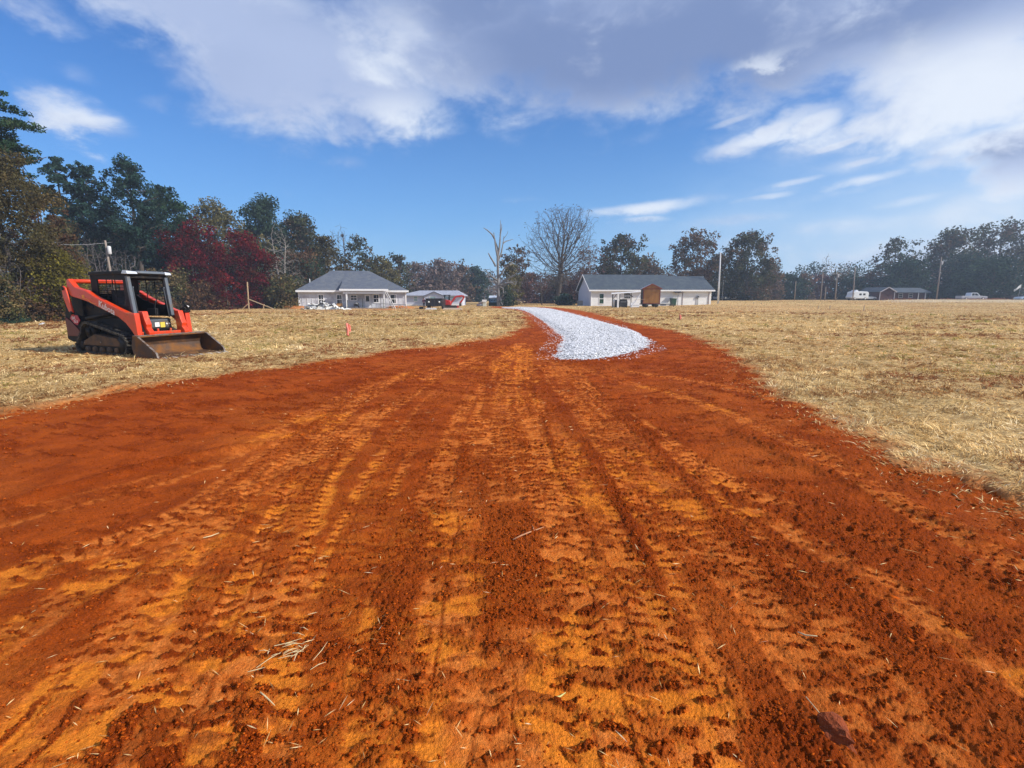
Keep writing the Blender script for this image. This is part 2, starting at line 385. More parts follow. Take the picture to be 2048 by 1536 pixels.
# ------------------------------------------------------------------ one sheet of ground, split into bare clay and field along the edge
def build_ground():
    ph = np.concatenate([np.radians(np.linspace(-58, 58, 1080)), np.radians(np.linspace(58, 302, 60))[1:-1]])
    nc = len(ph)
    rs = [1.15]
    while rs[-1] < 900: rs.append(rs[-1] + (.0060 * (rs[-1] / 1.7) ** 1.2 if rs[-1] < 60 else rs[-1] * .035))
    rs = np.array(rs); nr = len(rs)
    R, A = np.meshgrid(rs, ph, indexing='ij')
    x = (R * np.sin(A)).ravel(); y = (R * np.cos(A)).ravel()
    z, sd, packed, yel, loose = ground_at(x, y)
    verts = np.stack([x, y, z], 1)
    verts = np.vstack([verts, [[0, 0, 0]]])
    i = np.arange(nr - 1)[:, None] * nc; j = np.arange(nc)[None, :]; j2 = (j + 1) % nc
    q = np.stack([i + j, i + nc + j, i + nc + j2, i + j2], -1).reshape(-1, 4)[:, ::-1]
    far = rise(x, y) * 0
    isd = (sd < 0.02)
    qd = isd[q].sum(1) >= 2
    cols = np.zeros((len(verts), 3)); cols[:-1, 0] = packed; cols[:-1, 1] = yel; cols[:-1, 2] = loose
    fcol = np.zeros((len(verts), 3)); fcol[:-1, 0] = np.clip(1 - sd / .55, 0, 1)      # clay carried on to the grass edge
    def sub(name, sel, c, cname, mat, extra=None):
        qq = q[sel]; used = np.zeros(len(verts), bool); used[qq.ravel()] = True
        remap = np.cumsum(used) - 1
        v = verts[used]; f = remap[qq]; cc = c[used]
        me = npmesh(name, v, f, cc, True, cname, mat); return me
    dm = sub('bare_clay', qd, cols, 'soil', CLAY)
    fm = sub('field', ~qd, fcol, 'soil', FIELD)
    o1 = link('dirt_ground', dm); tag(o1, kind='structure'); o2 = link('field_ground', fm); tag(o2, kind='structure')
    # the small disc below the viewpoint closes the sheet
    k = np.arange(nc); inner = verts[:nc]; cv = np.vstack([inner, [[0, 0, inner[:, 2].mean()]]])
    tri = np.stack([k, (k + 1) % nc, np.full(nc, nc)], 1)[:, ::-1]
    o3 = link('dirt_patch_ground', npmesh('clay_disc', cv, tri, np.vstack([cols[:nc], cols[:1]]), True, 'soil', CLAY)); tag(o3, kind='structure')

def clay_material():
    m, nt, out = newmat('red_clay'); p = N(nt, 'ShaderNodeBsdfPrincipled')
    a = N(nt, 'ShaderNodeAttribute', attribute_name='soil'); sep = N(nt, 'ShaderNodeSeparateColor'); nt.links.new(a.outputs['Color'], sep.inputs[0])
    tc = N(nt, 'ShaderNodeTexCoord'); v = tc.outputs['Object']
    n1 = noise(nt, v, 2.2, 6, .6); n2 = noise(nt, v, 16, 6, .65); n3 = noise(nt, v, 90, 4, .6); n4 = noise(nt, v, .5, 3)
    base = mixc(nt, ramp(nt, n1, .35, .65), CL['mid0'], CL['mid1'])
    base = mixc(nt, math_node(nt, 'MULTIPLY', ramp(nt, n4, .45, .65), .35), base, CL['pale'])
    pk = mixc(nt, ramp(nt, n2, .35, .65), CL['pk0'], CL['pk1'])
    f = math_node(nt, 'MULTIPLY', sep.outputs[0], math_node(nt, 'MULTIPLY_ADD', n2, .6, .55), clamp=True)
    c = mixc(nt, f, base, pk)
    fy = math_node(nt, 'MULTIPLY', sep.outputs[1], ramp(nt, n2, .28, .50))
    c = mixc(nt, math_node(nt, 'MULTIPLY', fy, .85), c, CL['yel'])
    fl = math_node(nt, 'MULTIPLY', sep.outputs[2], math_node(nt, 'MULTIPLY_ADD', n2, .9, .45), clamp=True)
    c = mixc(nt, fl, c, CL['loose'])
    g = math_node(nt, 'MULTIPLY_ADD', n3, 1.2, .42); gg = N(nt, 'ShaderNodeCombineColor')
    for k in range(3): nt.links.new(g, gg.inputs[k])
    c = mixc(nt, 1.0, c, gg.outputs[0], 'MULTIPLY')
    nt.links.new(c, p.inputs['Base Color']); p.inputs['Roughness'].default_value = .95; p.inputs['Specular IOR Level'].default_value = .06
    b = N(nt, 'ShaderNodeBump'); b.inputs['Strength'].default_value = .9; b.inputs['Distance'].default_value = .018
    h = math_node(nt, 'ADD', noise(nt, v, 70, 5, .65), math_node(nt, 'MULTIPLY', noise(nt, v, 220, 3), .5)); nt.links.new(h, b.inputs['Height']); nt.links.new(b.outputs[0], p.inputs['Normal'])
    nt.links.new(p.outputs[0], out.inputs[0]); return m
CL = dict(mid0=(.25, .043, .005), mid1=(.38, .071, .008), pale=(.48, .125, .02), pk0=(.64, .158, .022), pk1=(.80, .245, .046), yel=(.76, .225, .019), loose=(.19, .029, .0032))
CLAY = clay_material()

def field_material():
    m, nt, out = newmat('dry_field'); p = N(nt, 'ShaderNodeBsdfPrincipled')
    a = N(nt, 'ShaderNodeAttribute', attribute_name='soil'); sep = N(nt, 'ShaderNodeSeparateColor'); nt.links.new(a.outputs['Color'], sep.inputs[0])
    tc = N(nt, 'ShaderNodeTexCoord'); v = tc.outputs['Object']
    n1 = noise(nt, v, .10, 5, .6); n2 = noise(nt, v, .55, 6, .65); n3 = noise(nt, v, 6, 6, .7); n4 = noise(nt, v, 40, 4, .7); n5 = noise(nt, v, .035, 3)
    c = mixc(nt, ramp(nt, n3, .3, .7), (.25, .145, .055), (.64, .45, .20))
    c = mixc(nt, math_node(nt, 'MULTIPLY', ramp(nt, n2, .55, .70), .35), c, (.30, .23, .06))
    c = mixc(nt, math_node(nt, 'MULTIPLY', ramp(nt, n1, .50, .66), .6), c, (.42, .22, .08))
    c = mixc(nt, math_node(nt, 'MULTIPLY', ramp(nt, n5, .48, .6), .45), c, (.66, .46, .20))
    c = mixc(nt, math_node(nt, 'MULTIPLY', sep.outputs[0], ramp(nt, n3, .25, .5)), c, (.36, .10, .018))
    g = math_node(nt, 'MULTIPLY_ADD', n4, 1.0, .5); gg = N(nt, 'ShaderNodeCombineColor')
    for k in range(3): nt.links.new(g, gg.inputs[k])
    c = mixc(nt, 1.0, c, gg.outputs[0], 'MULTIPLY')
    nt.links.new(c, p.inputs['Base Color']); p.inputs['Roughness'].default_value = .95; p.inputs['Specular IOR Level'].default_value = .1
    b = N(nt, 'ShaderNodeBump'); b.inputs['Strength'].default_value = .8; b.inputs['Distance'].default_value = .05
    nt.links.new(n3, b.inputs['Height']); nt.links.new(b.outputs[0], p.inputs['Normal'])
    nt.links.new(p.outputs[0], out.inputs[0]); return m
FIELD = field_material()
build_ground()

# ------------------------------------------------------------------ gravel drive: sheet with a shoulder plus loose stones
GRAVEL = M('white_gravel', (.60, .605, .63), .85, var=.22, scale=9, bump=1.0, bump_scale=30, dirt=(.42, .41, .40), dirt_amt=.5, dirt_scale=5)
STONE = leafmat('crushed_stone', 0.0)
def build_gravel():
    xs = np.concatenate([np.arange(-4, 14, .055)]); 
    ys = [11.0]
    while ys[-1] < 82: ys.append(ys[-1] + .045 * (ys[-1] / 11) ** 1.4)
    ys = np.array(ys)
    X, Y = np.meshgrid(xs, ys, indexing='xy')
    # keep only the strip around the drive
    x = X.ravel(); y = Y.ravel()
    x = x * (1 + 0 * y)
    sd = sdist(x, y, GPOLY) + (fbm(x * 3, y * 3, 3, 101) - .5) * .28
    z0 = ground_at(x, y)[0]
    z = z0 + .085 * (1 - sstep(-.55, .02, sd)) - .03 + (fbm(x * 9, y * 9, 3, 102) - .5) * .05 + (fbm(x * .9, y * .9, 2, 103) - .5) * .04
    nx, ny = len(xs), len(ys)
    i = np.arange(ny - 1)[:, None] * nx; j = np.arange(nx - 1)[None, :]
    q = np.stack([i + j, i + j + 1, i + nx + j + 1, i + nx + j], -1).reshape(-1, 4)
    keep = (sd[q] < .06).all(1); q = q[keep]
    used = np.zeros(len(x), bool); used[q.ravel()] = True; rm = np.cumsum(used) - 1
    v = np.stack([x, y, z], 1)[used]
    o = link('gravel_drive', npmesh('gravel_drive', v, rm[q], None, True, mat=GRAVEL)); tag(o, kind='structure')
    # loose crushed stones over it
    n = 150000
    yy = np.exp(RNG.uniform(math.log(11.3), math.log(70), n)); lo = np.interp(yy, [11, 13, 20, 30, 60, 80], [.5, .8, 1.2, 1.0, -.5, -3]) ; hi = np.interp(yy, [11, 13, 20, 30, 60, 80], [4.2, 4.4, 5, 6.2, 8.5, 9])
    xx = RNG.uniform(lo - .3, hi + .3)
    sd = sdist(xx, yy, GPOLY) + (fbm(xx * 3, yy * 3, 3, 101) - .5) * .28
    keep = (sd < 0.03) | ((sd < .55) & (RNG.random(n) < .10))
    xx, yy, sd = xx[keep], yy[keep], sd[keep]; n = len(xx)
    zz = ground_at(xx, yy)[0] + .085 * (1 - sstep(-.55, .02, sd)) - .012
    s = RNG.uniform(.011, .030, n) * (1 + yy * .012)
    octa(xx, yy, zz, s, stone_cols(n), 'gravel_stones', STONE)
def stone_cols(n):
    g = RNG.uniform(.40, .85, n)[:, None] * np.array([[.97, .985, 1.03]]); b = RNG.random(n) < .06
    g[b] = RNG.uniform(.14, .3, (b.sum(), 1)) * np.array([[1.0, 1, 1.02]]); return g
OCT_V = np.array([[1, 0, 0], [0, 1, 0], [-1, 0, 0], [0, -1, 0], [0, 0, .8], [0, 0, -.8]], float)
OCT_F = np.array([[0, 1, 4], [1, 2, 4], [2, 3, 4], [3, 0, 4], [1, 0, 5], [2, 1, 5], [3, 2, 5], [0, 3, 5]])
def octa(x, y, z, s, col, name, mat, kind='stuff', flat=.8):
    n = len(x)
    v = OCT_V[None] * (1 + RNG.uniform(-.38, .38, (n, 6, 3))) + RNG.uniform(-.22, .22, (n, 6, 3))
    a = RNG.uniform(0, 6.28, n); ca, sa = np.cos(a)[:, None], np.sin(a)[:, None]
    v = np.stack([v[..., 0] * ca - v[..., 1] * sa, v[..., 0] * sa + v[..., 1] * ca, v[..., 2] * flat], -1) * s[:, None, None]
    v += np.stack([x, y, z], 1)[:, None]
    f = OCT_F[None] + (np.arange(n) * 6)[:, None, None]
    me = npmesh(name, v.reshape(-1, 3), f.reshape(-1, 3), np.repeat(col, 6, 0), False, mat=mat)
    o = link(name, me); tag(o, kind=kind); return o
build_gravel()

# ------------------------------------------------------------------ clods and straw on the clay
def polar(n, r0, r1, deg=57):
    r = np.exp(RNG.uniform(math.log(r0), math.log(r1), n)); a = np.radians(RNG.uniform(-deg, deg, n)); return r * np.sin(a), r * np.cos(a), r
def build_clods():
    x, y, r = polar(380000, 1.25, 16)
    z, sd, pk, yl, lo = ground_at(x, y)
    gs = sdist(x, y, GPOLY)
    dens = .10 + .75 * sstep(.2, .9, lo) * sstep(.3, .6, fbm(x * 2.5, y * 2.5, 3, 121))
    k = (sd < .1) & (gs > .1) & (RNG.random(len(x)) < dens * (1 - .85 * pk))
    x, y, z, r, lo = x[k], y[k], z[k], r[k], lo[k]; n = len(x)
    s = .0016 + .0075 * RNG.random(n) ** 3.5 + .0006 * r; s[RNG.random(n) < .003] *= 2.6
    t = RNG.random((n, 1)); v = RNG.uniform(.75, 1.25, (n, 1))
    c = (np.array([[.20, .030, .0035]]) * (1 - t) + np.array([[.42, .085, .010]]) * t) * v
    octa(x, y, z + s * .1, s, c, 'soil_clods', STONE, flat=.65)
build_clods()

def blades(name, x, y, z, L, w, tilt, az, col, mat, curl=.35, kind='stuff'):
    """one kite per blade: base, two mid points, tip; bent over"""
    n = len(x)
    dx, dy = np.cos(az) * np.sin(tilt), np.sin(az) * np.sin(tilt); dz = np.cos(tilt)
    px, py = -np.sin(az), np.cos(az)
    b = np.stack([x, y, z], 1)
    mid = b + np.stack([dx, dy, dz], 1) * (L * .5)[:, None]
    t2 = np.minimum(tilt + curl, 1.62); tx, ty, tz = np.cos(az) * np.sin(t2), np.sin(az) * np.sin(t2), np.cos(t2)
    tip = mid + np.stack([tx, ty, tz], 1) * (L * .5)[:, None]
    side = np.stack([px, py, RNG.uniform(-.6, .6, n)], 1) * (w * .5)[:, None]
    v = np.stack([b, mid + side, tip, mid - side], 1).reshape(-1, 3)
    q = (np.arange(n) * 4)[:, None] + np.array([[0, 1, 2, 3]])
    o = link(name, npmesh(name, v, q, np.repeat(col, 4, 0), False, mat=mat)); tag(o, kind=kind); return o
def straw_cols(n, x=None, y=None):
    pal = np.array([[.80, .58, .27], [.90, .69, .36], [.68, .465, .20], [.50, .32, .125], [.95, .79, .50], [.32, .185, .075]])
    c = pal[RNG.choice(6, n, p=[.27, .2, .22, .15, .06, .10])] * RNG.uniform(.75, 1.2, (n, 1))
    if x is not None:
        g = sstep(.55, .70, fbm(x * .30 + 40, y * .30, 4, 131)) * .8; pick = RNG.random(n) < g * .32
        c[pick] = np.array([.30, .27, .06]) * RNG.uniform(.7, 1.4, (pick.sum(), 1))
        br = sstep(.54, .68, fbm(x * .35 + 9, y * .35 + 80, 4, 132)); pick = RNG.random(n) < br * .6
        c[pick] = np.array([.38, .19, .075]) * RNG.uniform(.7, 1.3, (pick.sum(), 1))
        mot = (.62 + .40 * fbm(x * .9, y * .9, 3, 133) + .42 * fbm(x * .11, y * .11, 3, 134))[:, None]; c = c * mot
        warm = sstep(.46, .66, fbm(x * .06 + 3, y * .05, 3, 135))[:, None] * .75 * sstep(8, 30, np.hypot(x, y))[:, None]; c = c * (1 - warm) + c * np.array([[.98, .80, .80]]) * warm
        soil = sstep(.60, .70, fbm(x * .22 + 60, y * .35 + 11, 4, 136)); pk_ = RNG.random(n) < soil * .7; c[pk_] = np.array([.30, .12, .05]) * RNG.uniform(.7, 1.3, (pk_.sum(), 1))
    return c
def build_straw():
    x, y, r = polar(5200, 1.3, 13)
    z, sd, pk, yl, lo = ground_at(x, y)
    cl = sstep(.45, .7, fbm(x * .8, y * .8, 3, 141))
    near_edge = sstep(-1.6, -.1, sd)
    k = (sd < .15) & (sdist(x, y, GPOLY) > .1) & (RNG.random(len(x)) < .07 + .22 * cl + .7 * near_edge)
    x, y, z, r = x[k], y[k], z[k], r[k]; n = len(x)
    L = RNG.uniform(.012, .055, n) + .05 * RNG.random(n) ** 6 + .002 * r
    blades('loose_straw', x, y, z + .008, L, RNG.uniform(.0014, .003, n) + .0005 * r, RNG.uniform(1.3, 1.56, n), RNG.uniform(0, 6.28, n), straw_cols(n) * 1.15, BLADE, .05)
build_straw()
def build_sod():
    x, y, r = polar(160000, 2.5, 40, 57); z, sd, *_ = ground_at(x, y)
    k = (np.abs(sd + .05) < .40 * RNG.random(len(x)) + .05) & (RNG.random(len(x)) < .10 + .5 * sstep(.5, .7, fbm(x * 2, y * 2, 3, 171))) & (sdist(x, y, GPOLY) > .3)
    x, y, z, r = x[k], y[k], z[k], r[k]; n = len(x); s = .004 + .016 * RNG.random(n) ** 3 + .0007 * r
    t = RNG.random((n, 1)); c = (np.array([[.34, .075, .012]]) * (1 - t) + np.array([[.46, .22, .07]]) * t) * RNG.uniform(.6, 1.2, (n, 1)); octa(x, y, z + s * .2, s, c, 'torn_sod', STONE, flat=.6)
build_sod()
def build_grass():
    # tufts: blades fan out of a common root
    cx, cy, cr = polar(34000, 3.0, 60, 57)
    _, sd, *_ = ground_at(cx, cy); k = (sd > RNG.uniform(.05, .5, len(cx))) & (sdist(cx, cy, GPOLY) > .3) & (RNG.random(len(cx)) < .35 + .65 * sstep(.38, .6, fbm(cx * .7, cy * .7, 3, 152)))
    cx, cy, cr = cx[k], cy[k], cr[k]; m = len(cx); per = 22
    size = RNG.uniform(.35, 1.0, m) * (.10 + .0022 * cr) * (1 + 1.3 * (RNG.random(m) < .12)); i = np.repeat(np.arange(m), per); n = len(i)
    az = RNG.uniform(0, 6.28, n); lean = (fbm(cx * .6, cy * .6, 2, 153) - .5) * 8; comb = RNG.random(n) < .45; az[comb] = lean[i][comb] + RNG.normal(0, .5, comb.sum())
    off = RNG.random(n) ** .7 * size[i] * .55; x = cx[i] + np.cos(az) * off * .6 + RNG.normal(0, .02, n); y = cy[i] + np.sin(az) * off * .6 + RNG.normal(0, .02, n)
    z, sd, *_ = ground_at(x, y)
    col = straw_cols(m, cx, cy)[i] * RNG.uniform(.72, 1.3, (n, 1))
    blades('grass_tufts', x, y, z - .006, size[i] * RNG.uniform(.5, 1.15, n), .0026 + .00062 * cr[i], np.clip(RNG.normal(.95, .32, n), .05, 1.5), az, col, BLADE, .55)
    x, y, r = polar(700000, 3.0, 125, 57)
    z, sd, *_ = ground_at(x, y); gs = sdist(x, y, GPOLY)
    cl = fbm(x * 2.6, y * 2.6, 3, 151); cl2 = fbm(x * .5, y * .5, 3, 152); clf = np.where(r < 40, cl, .55)
    dens = sstep(.05, .40, sd - .15 * (clf - .5)) * (.12 + .88 * sstep(.38, .58, clf * .65 + cl2 * .35)) + .16 * sstep(-.45, .1, sd)
    k = (RNG.random(len(x)) < dens) & (gs > .25); x, y, z, r, cl = x[k], y[k], z[k], r[k], cl[k]; n = len(x)
    L = RNG.uniform(.04, .10, n) + .0009 * r; w = RNG.uniform(.0025, .0045, n) + .00062 * r
    az = RNG.uniform(0, 6.28, n); comb = RNG.random(n) < .45; az[comb] = (fbm(x * .6, y * .6, 2, 153)[comb] - .5) * 8
    blades('field_grass', x, y, z - .004, L, w, np.clip(RNG.normal(1.22, .25, n), .1, 1.52), az, straw_cols(n, x, y), BLADE, .35)
build_grass()
def build_tall_grass():
    n = 60000
    px = RNG.uniform(1740, 2300, n); Y = RNG.uniform(92, 122, n)
    x = (px - 1024) / F * Y / 1.0; y = Y
    k = RNG.random(n) < sstep(1745, 1850, px) * (.25 + .75 * sstep(.4, .6, fbm(x * .12, y * .25, 3, 161)))
    x, y = x[k], y[k]; n = len(x); z = rise(x, y)
    c = np.array([[.92, .80, .58]]) * RNG.uniform(.75, 1.1, (n, 1))
    rd = sstep(.55, .7, fbm(x * .15 + 5, y * .3, 3, 162)) * (y > 108); pk = RNG.random(n) < rd * .8
    c[pk] = np.array([.33, .15, .08]) * RNG.uniform(.7, 1.3, (pk.sum(), 1))
    L = RNG.uniform(.15, .38, n) + .45 * pk * RNG.random(n)
    blades('tall_dry_grass', x, y, z, L, RNG.uniform(.05, .11, n), np.clip(RNG.normal(.35, .25, n), 0, 1.3), RNG.uniform(0, 6.28, n), c, BLADE, .3)
build_tall_grass()
# ------------------------------------------------------------------ compact track loader
ORANGE = M('loader_orange', (.64, .045, .005), .38, var=.10, scale=3, dirt=(.30, .10, .03), dirt_amt=.22, dirt_scale=4, coat=.25)
BLACKP = M('loader_black', (.010, .010, .011), .6, spec=.22, var=.3, scale=4, dirt=(.07, .05, .035), dirt_amt=.25, dirt_scale=5)
GREYP = M('cab_grey', (.095, .115, .14), .45, var=.12, scale=4, dirt=(.12, .09, .06), dirt_amt=.2)
DGREY = M('panel_grey', (.055, .062, .07), .55, var=.2, scale=4, dirt=(.14, .09, .05), dirt_amt=.3)
RUBBER = M('track_rubber', (.022, .020, .018), .85, var=.35, scale=7, dirt=(.085, .075, .06), dirt_amt=.4, dirt_scale=7, bump=.4)
MUDDY = M('muddy_steel', (.06, .042, .03), .85, var=.4, scale=5, dirt=(.13, .075, .04), dirt_amt=.6, dirt_scale=4, bump=.5, bump_scale=25)
BUCKET = M('bucket_steel', (.06, .03, .016), .6, var=.4, scale=3, dirt=(.20, .08, .016), dirt_amt=.45, dirt_scale=2.2, bump=.25, bump_scale=20)
WORN = M('worn_edge', (.26, .23, .21), .5, metal=.3, var=.35, scale=9, dirt=(.12, .07, .04), dirt_amt=.5, dirt_scale=9)
TOOTH = M('worn_tooth', (.48, .42, .34), .6, var=.3, scale=12, dirt=(.10, .06, .03), dirt_amt=.4, dirt_scale=12)
LAMP = M('lamp_silver', (.62, .66, .70), .2, metal=.2, var=.08, scale=8)
WHITEP = M('white_paint', (.78, .78, .78), .5, var=.06, scale=5)
YELLOWP = M('yellow_label', (.70, .55, .08), .5, var=.1, scale=9)
ORANGE_LINE = M('orange_label', (.80, .26, .02), .5, var=.1, scale=9)
REDDEC = M('red_decal', (.10, .006, .007), .4, var=.12, scale=5)
BADGE = M('badge_red', (.46, .02, .05), .4, var=.1, scale=5)
SEATM = M('seat_vinyl', (.02, .02, .022), .6, var=.25, scale=6)
PINKLET = M('pale_lettering', (.80, .70, .66), .5, var=.05, scale=8)

def text_part(name, body, size, mat, parent, loc, rot, ext=.004, shear=0.0, align='LEFT'):
    c = bpy.data.curves.new(name, 'FONT'); c.body = body; c.size = size; c.extrude = ext; c.align_x = align; c.shear = shear; c.offset = size * .012; c.resolution_u = 2
    t = bpy.data.objects.new(name, c); COL.objects.link(t)
    me = bpy.data.meshes.new_from_object(t); bpy.data.objects.remove(t); bpy.data.curves.remove(c)
    me.materials.clear(); o = link(name, me, mat, parent); o.location = loc; o.rotation_euler = rot; return o

LO = Vector((-8.402, 13.155, .02))
T = thing('track_loader', 'orange and black compact track loader with lowered toothed bucket on the dry grass', 'track loader', LO, -math.radians(22))
def sided(prof, ya, yb, sgn):
    return MB().prism(prof, min(ya*sgn, yb*sgn), max(ya*sgn, yb*sgn))
# body
b = MB().prism([(-4.08, .26), (-4.34, .34), (-4.30, .95), (-4.22, 1.40), (-3.62, 1.52), (-3.05, 1.22), (-3.0, .98), (-1.52, .95), (-1.46, .62), (-1.62, .36)], -.50, .50)
b.prism([(-4.06, .28), (-4.31, .36), (-4.27, .95), (-4.19, 1.36), (-3.9, 1.2), (-3.6, 1.0), (-3.45, .7), (-3.6, .40)], -.60, -.50); b.prism([(-4.06, .28), (-4.31, .36), (-4.27, .95), (-4.19, 1.36), (-3.9, 1.2), (-3.6, 1.0), (-3.45, .7), (-3.6, .40)], .50, .60)
b.prism([(-4.0, 1.0), (-3.45, 1.0), (-3.42, 1.55), (-3.86, 1.62)], -.58, -.50); b.prism([(-4.0, 1.0), (-3.45, 1.0), (-3.42, 1.55), (-3.86, 1.62)], .50, .58)
body = b.build('body', BLACKP, T, bevel=.02)
g = MB()
for k in range(9): g.box(-4.36, -4.33, -.38 + k * .095, -.33 + k * .095, .55, 1.20)
g.build('rear_grille', DGREY, body)
for s in (-1, 1):
    sp = MB(); sp.prism([(-4.24, .98), (-3.98, .86), (-3.66, .62), (-3.62, .45), (-4.22, .45)], .625 * s if s < 0 else .60, .60 * s if s < 0 else .625)
    p = sp.build('side_panel', REDDEC, body, bevel=.006)
    h = MB(); h.prism([(-3.97, .94), (-3.90, 1.03), (-3.62, 1.03), (-3.53, .90), (-3.68, .76), (-3.80, .80)], .640 * s if s < 0 else .628, .628 * s if s < 0 else .640)
    hd = h.build('model_badge', BADGE, body)
    if s < 0:
        text_part('lettering', 'SVL', .115, PINKLET, body, (-3.885, -.643, .915), (math.pi / 2, 0, 0)); text_part('lettering', '75-3', .10, PINKLET, body, (-3.815, -.643, .825), (math.pi / 2, 0, 0))
# boom arms
BOOM = [(-3.71, 2.0), (-3.61, 2.02), (-3.50, 1.90), (-3.38, 1.80), (-3.20, 1.755), (-2.93, 1.71), (-2.55, 1.54), (-1.64, 1.23), (-1.28, 1.125), (-1.03, 1.12), (-1.0, .80), (-.985, .54), (-1.11, .53), (-1.21, .66), (-1.42, .86), (-1.70, 1.02), (-2.30, 1.21), (-2.91, 1.41), (-3.28, 1.49), (-3.60, 1.55), (-3.74, 1.70)]
for s in (-1, 1):
    a = sided(BOOM, .60, .735, s).build('boom_arm', ORANGE, T, bevel=.022)
    if s < 0:
        tx = text_part('lettering', 'Kubota', .225, PINKLET, a, (-2.44, -.737, 1.295), (math.pi / 2, math.radians(20.5), 0), shear=-.10)
        lab = MB().box(-3.10, -2.99, -.739, -.735, 1.50, 1.585); lab.bar((-3.05, -.737, 1.5), (-2.87, -.737, 1.475), .012); lab.bar((-2.87, -.737, 1.475), (-2.72, -.737, 1.375), .014); lab.bar((-2.72, -.737, 1.375), (-2.52, -.737, 1.36), .012)
        lab.build('warning_label', ORANGE_LINE, a)
    # inner front plate
    sided([(-1.19, 1.165), (-1.02, 1.165), (-.965, .95), (-.905, .83), (-.93, .74), (-.83, .63), (-.84, .55), (-1.14, .55)], .40, .54, s).build('tilt_bracket', ORANGE, T, bevel=.015)
    lk = sided([(-3.87, 1.77), (-3.80, 1.83), (-3.70, 1.78), (-3.60, 1.45), (-3.52, 1.12), (-3.54, 1.04), (-3.60, 1.04), (-3.70, 1.15), (-3.86, 1.52)], .745, .79, s)
    lk.build('rear_link', ORANGE, T, bevel=.012)
    for px_, pz_ in ((-3.80, 1.76), (-3.57, 1.10)): MB().cyl((px_, .74 * s, pz_), (px_, .81 * s, pz_), .05).build('pivot_pin', BLACKP, T, True)
    cy_ = MB(); cy_.cyl((-3.35, .57 * s, .95), (-2.2, .57 * s, 1.10), .045); cy_.cyl((-2.2, .57 * s, 1.10), (-1.55, .57 * s, 1.10), .025); cy_.build('lift_cylinder', BLACKP, T, True)
    tc_ = MB(); tc_.cyl((-1.28, .57 * s, 1.10), (-1.02, .57 * s, .66), .042); tc_.cyl((-1.06, .57 * s, .74), (-.95, .57 * s, .55), .025); tc_.build('tilt_cylinder', BLACKP, T, True)
MB().cyl((-3.58, -.61, 1.955), (-3.58, .61, 1.955), .06).build('torsion_tube', ORANGE, T, True)
q = MB().box(-1.06, -.975, -.62, .62, .40, .635); q.box(-1.06, -.98, -.50, .50, .16, .40); q.box(-1.10, -1.06, -.18, -.13, .48, .70); q.box(-1.10, -1.06, .16, .21, .48, .70)
q.build('hitch_plate', ORANGE, T, bevel=.012)
hy = MB()
for k, (dx, dz) in enumerate(((0, 0), (.05, .05), (-.04, .04))):
    hy.tube([(-1.16 + dx, .58 + .05 * k, 1.10), (-1.16 + dx, .58 + .05 * k, 1.20 + dz), (-1.06 + dx, .60 + .04 * k, 1.25 + dz), (-.98 + dx, .60 + .05 * k, 1.19)], .022, 8)
hy.box(-1.20, -1.0, .56, .74, 1.11, 1.17)
hc = hy.build('hydraulic_couplers', BLACKP, T, True); MB().tube([(-1.14, .66, 1.24), (-1.06, .68, 1.30), (-.98, .69, 1.26)], .018, 8).build('coupler_cap', WHITEP, hc, True)
# cab
for s in (-1, 1):
    MB().bar((-1.40, .485 * s, 1.0), (-1.53, .485 * s, 2.08), .09, .10).build('front_pillar', GREYP, T, bevel=.02)
    MB().tube([(-1.40, .40 * s, .98), (-1.50, .40 * s, 1.75), (-1.48, .40 * s, 1.80)], .014, 6).build('grab_bar', GREYP, T, True)
fr = MB()
for s in (-1, 1):
    y0, y1 = (.49 * s, .53 * s) if s > 0 else (.53 * s, .49 * s)
    fr.prism([(-3.02, 1.0), (-1.44, 1.0), (-1.47, 1.32), (-2.15, 1.33), (-2.62, 1.46), (-2.88, 1.60), (-3.02, 1.66)], y0, y1)      # lower side wall
    fr.prism([(-3.02, 1.66), (-2.88, 1.60), (-2.74, 1.60), (-2.74, 2.0), (-3.02, 2.14)], y0, y1)
    fr.prism([(-2.98, 2.0), (-1.56, 1.98), (-1.54, 2.13), (-3.02, 2.14)], y0, y1)
    fr.prism([(-1.66, 1.32), (-1.47, 1.32), (-1.55, 2.0), (-1.66, 1.98)], y0, y1)
fr.box(-3.03, -2.99, -.49, .49, 1.0, 1.62); fr.box(-3.03, -2.99, -.49, .49, 2.02, 2.12); fr.box(-1.56, -1.48, -.45, .45, 2.02, 2.10)
cab = fr.build('cab_frame', BLACKP, T, bevel=.008)
for s in (-1, 1):
    ms = MB()
    for k in range(8): ms.bar((-2.74, .51 * s, 1.42 + .075 * k), (-1.66, .51 * s, 1.40 + .075 * k), .009)
    for k in range(2): ms.bar((-2.38 + .36 * k, .505 * s, 1.33), (-2.38 + .36 * k, .505 * s, 2.0), .016)
    ms.build('side_screen', BLACKP, cab)
rs_ = MB()
for k in range(7): rs_.bar((-3.01, -.47, 1.66 + .05 * k), (-3.01, .47, 1.66 + .05 * k), .010)
rs_.bar((-3.01, 0, 1.6), (-3.01, 0, 2.03), .02); rs_.build('rear_screen', BLACKP, cab)
rf = MB().prism([(-3.06, 2.11), (-1.42, 2.105), (-1.40, 2.16), (-1.46, 2.205), (-3.03, 2.19)], -.56, .56)
roof = rf.build('roof', BLACKP, T, bevel=.02)
vz = MB().prism([(-1.44, 2.13), (-1.385, 2.145), (-1.41, 2.20), (-1.47, 2.212)], -.30, .40); vz.build('roof_visor', GREYP, roof, bevel=.008)
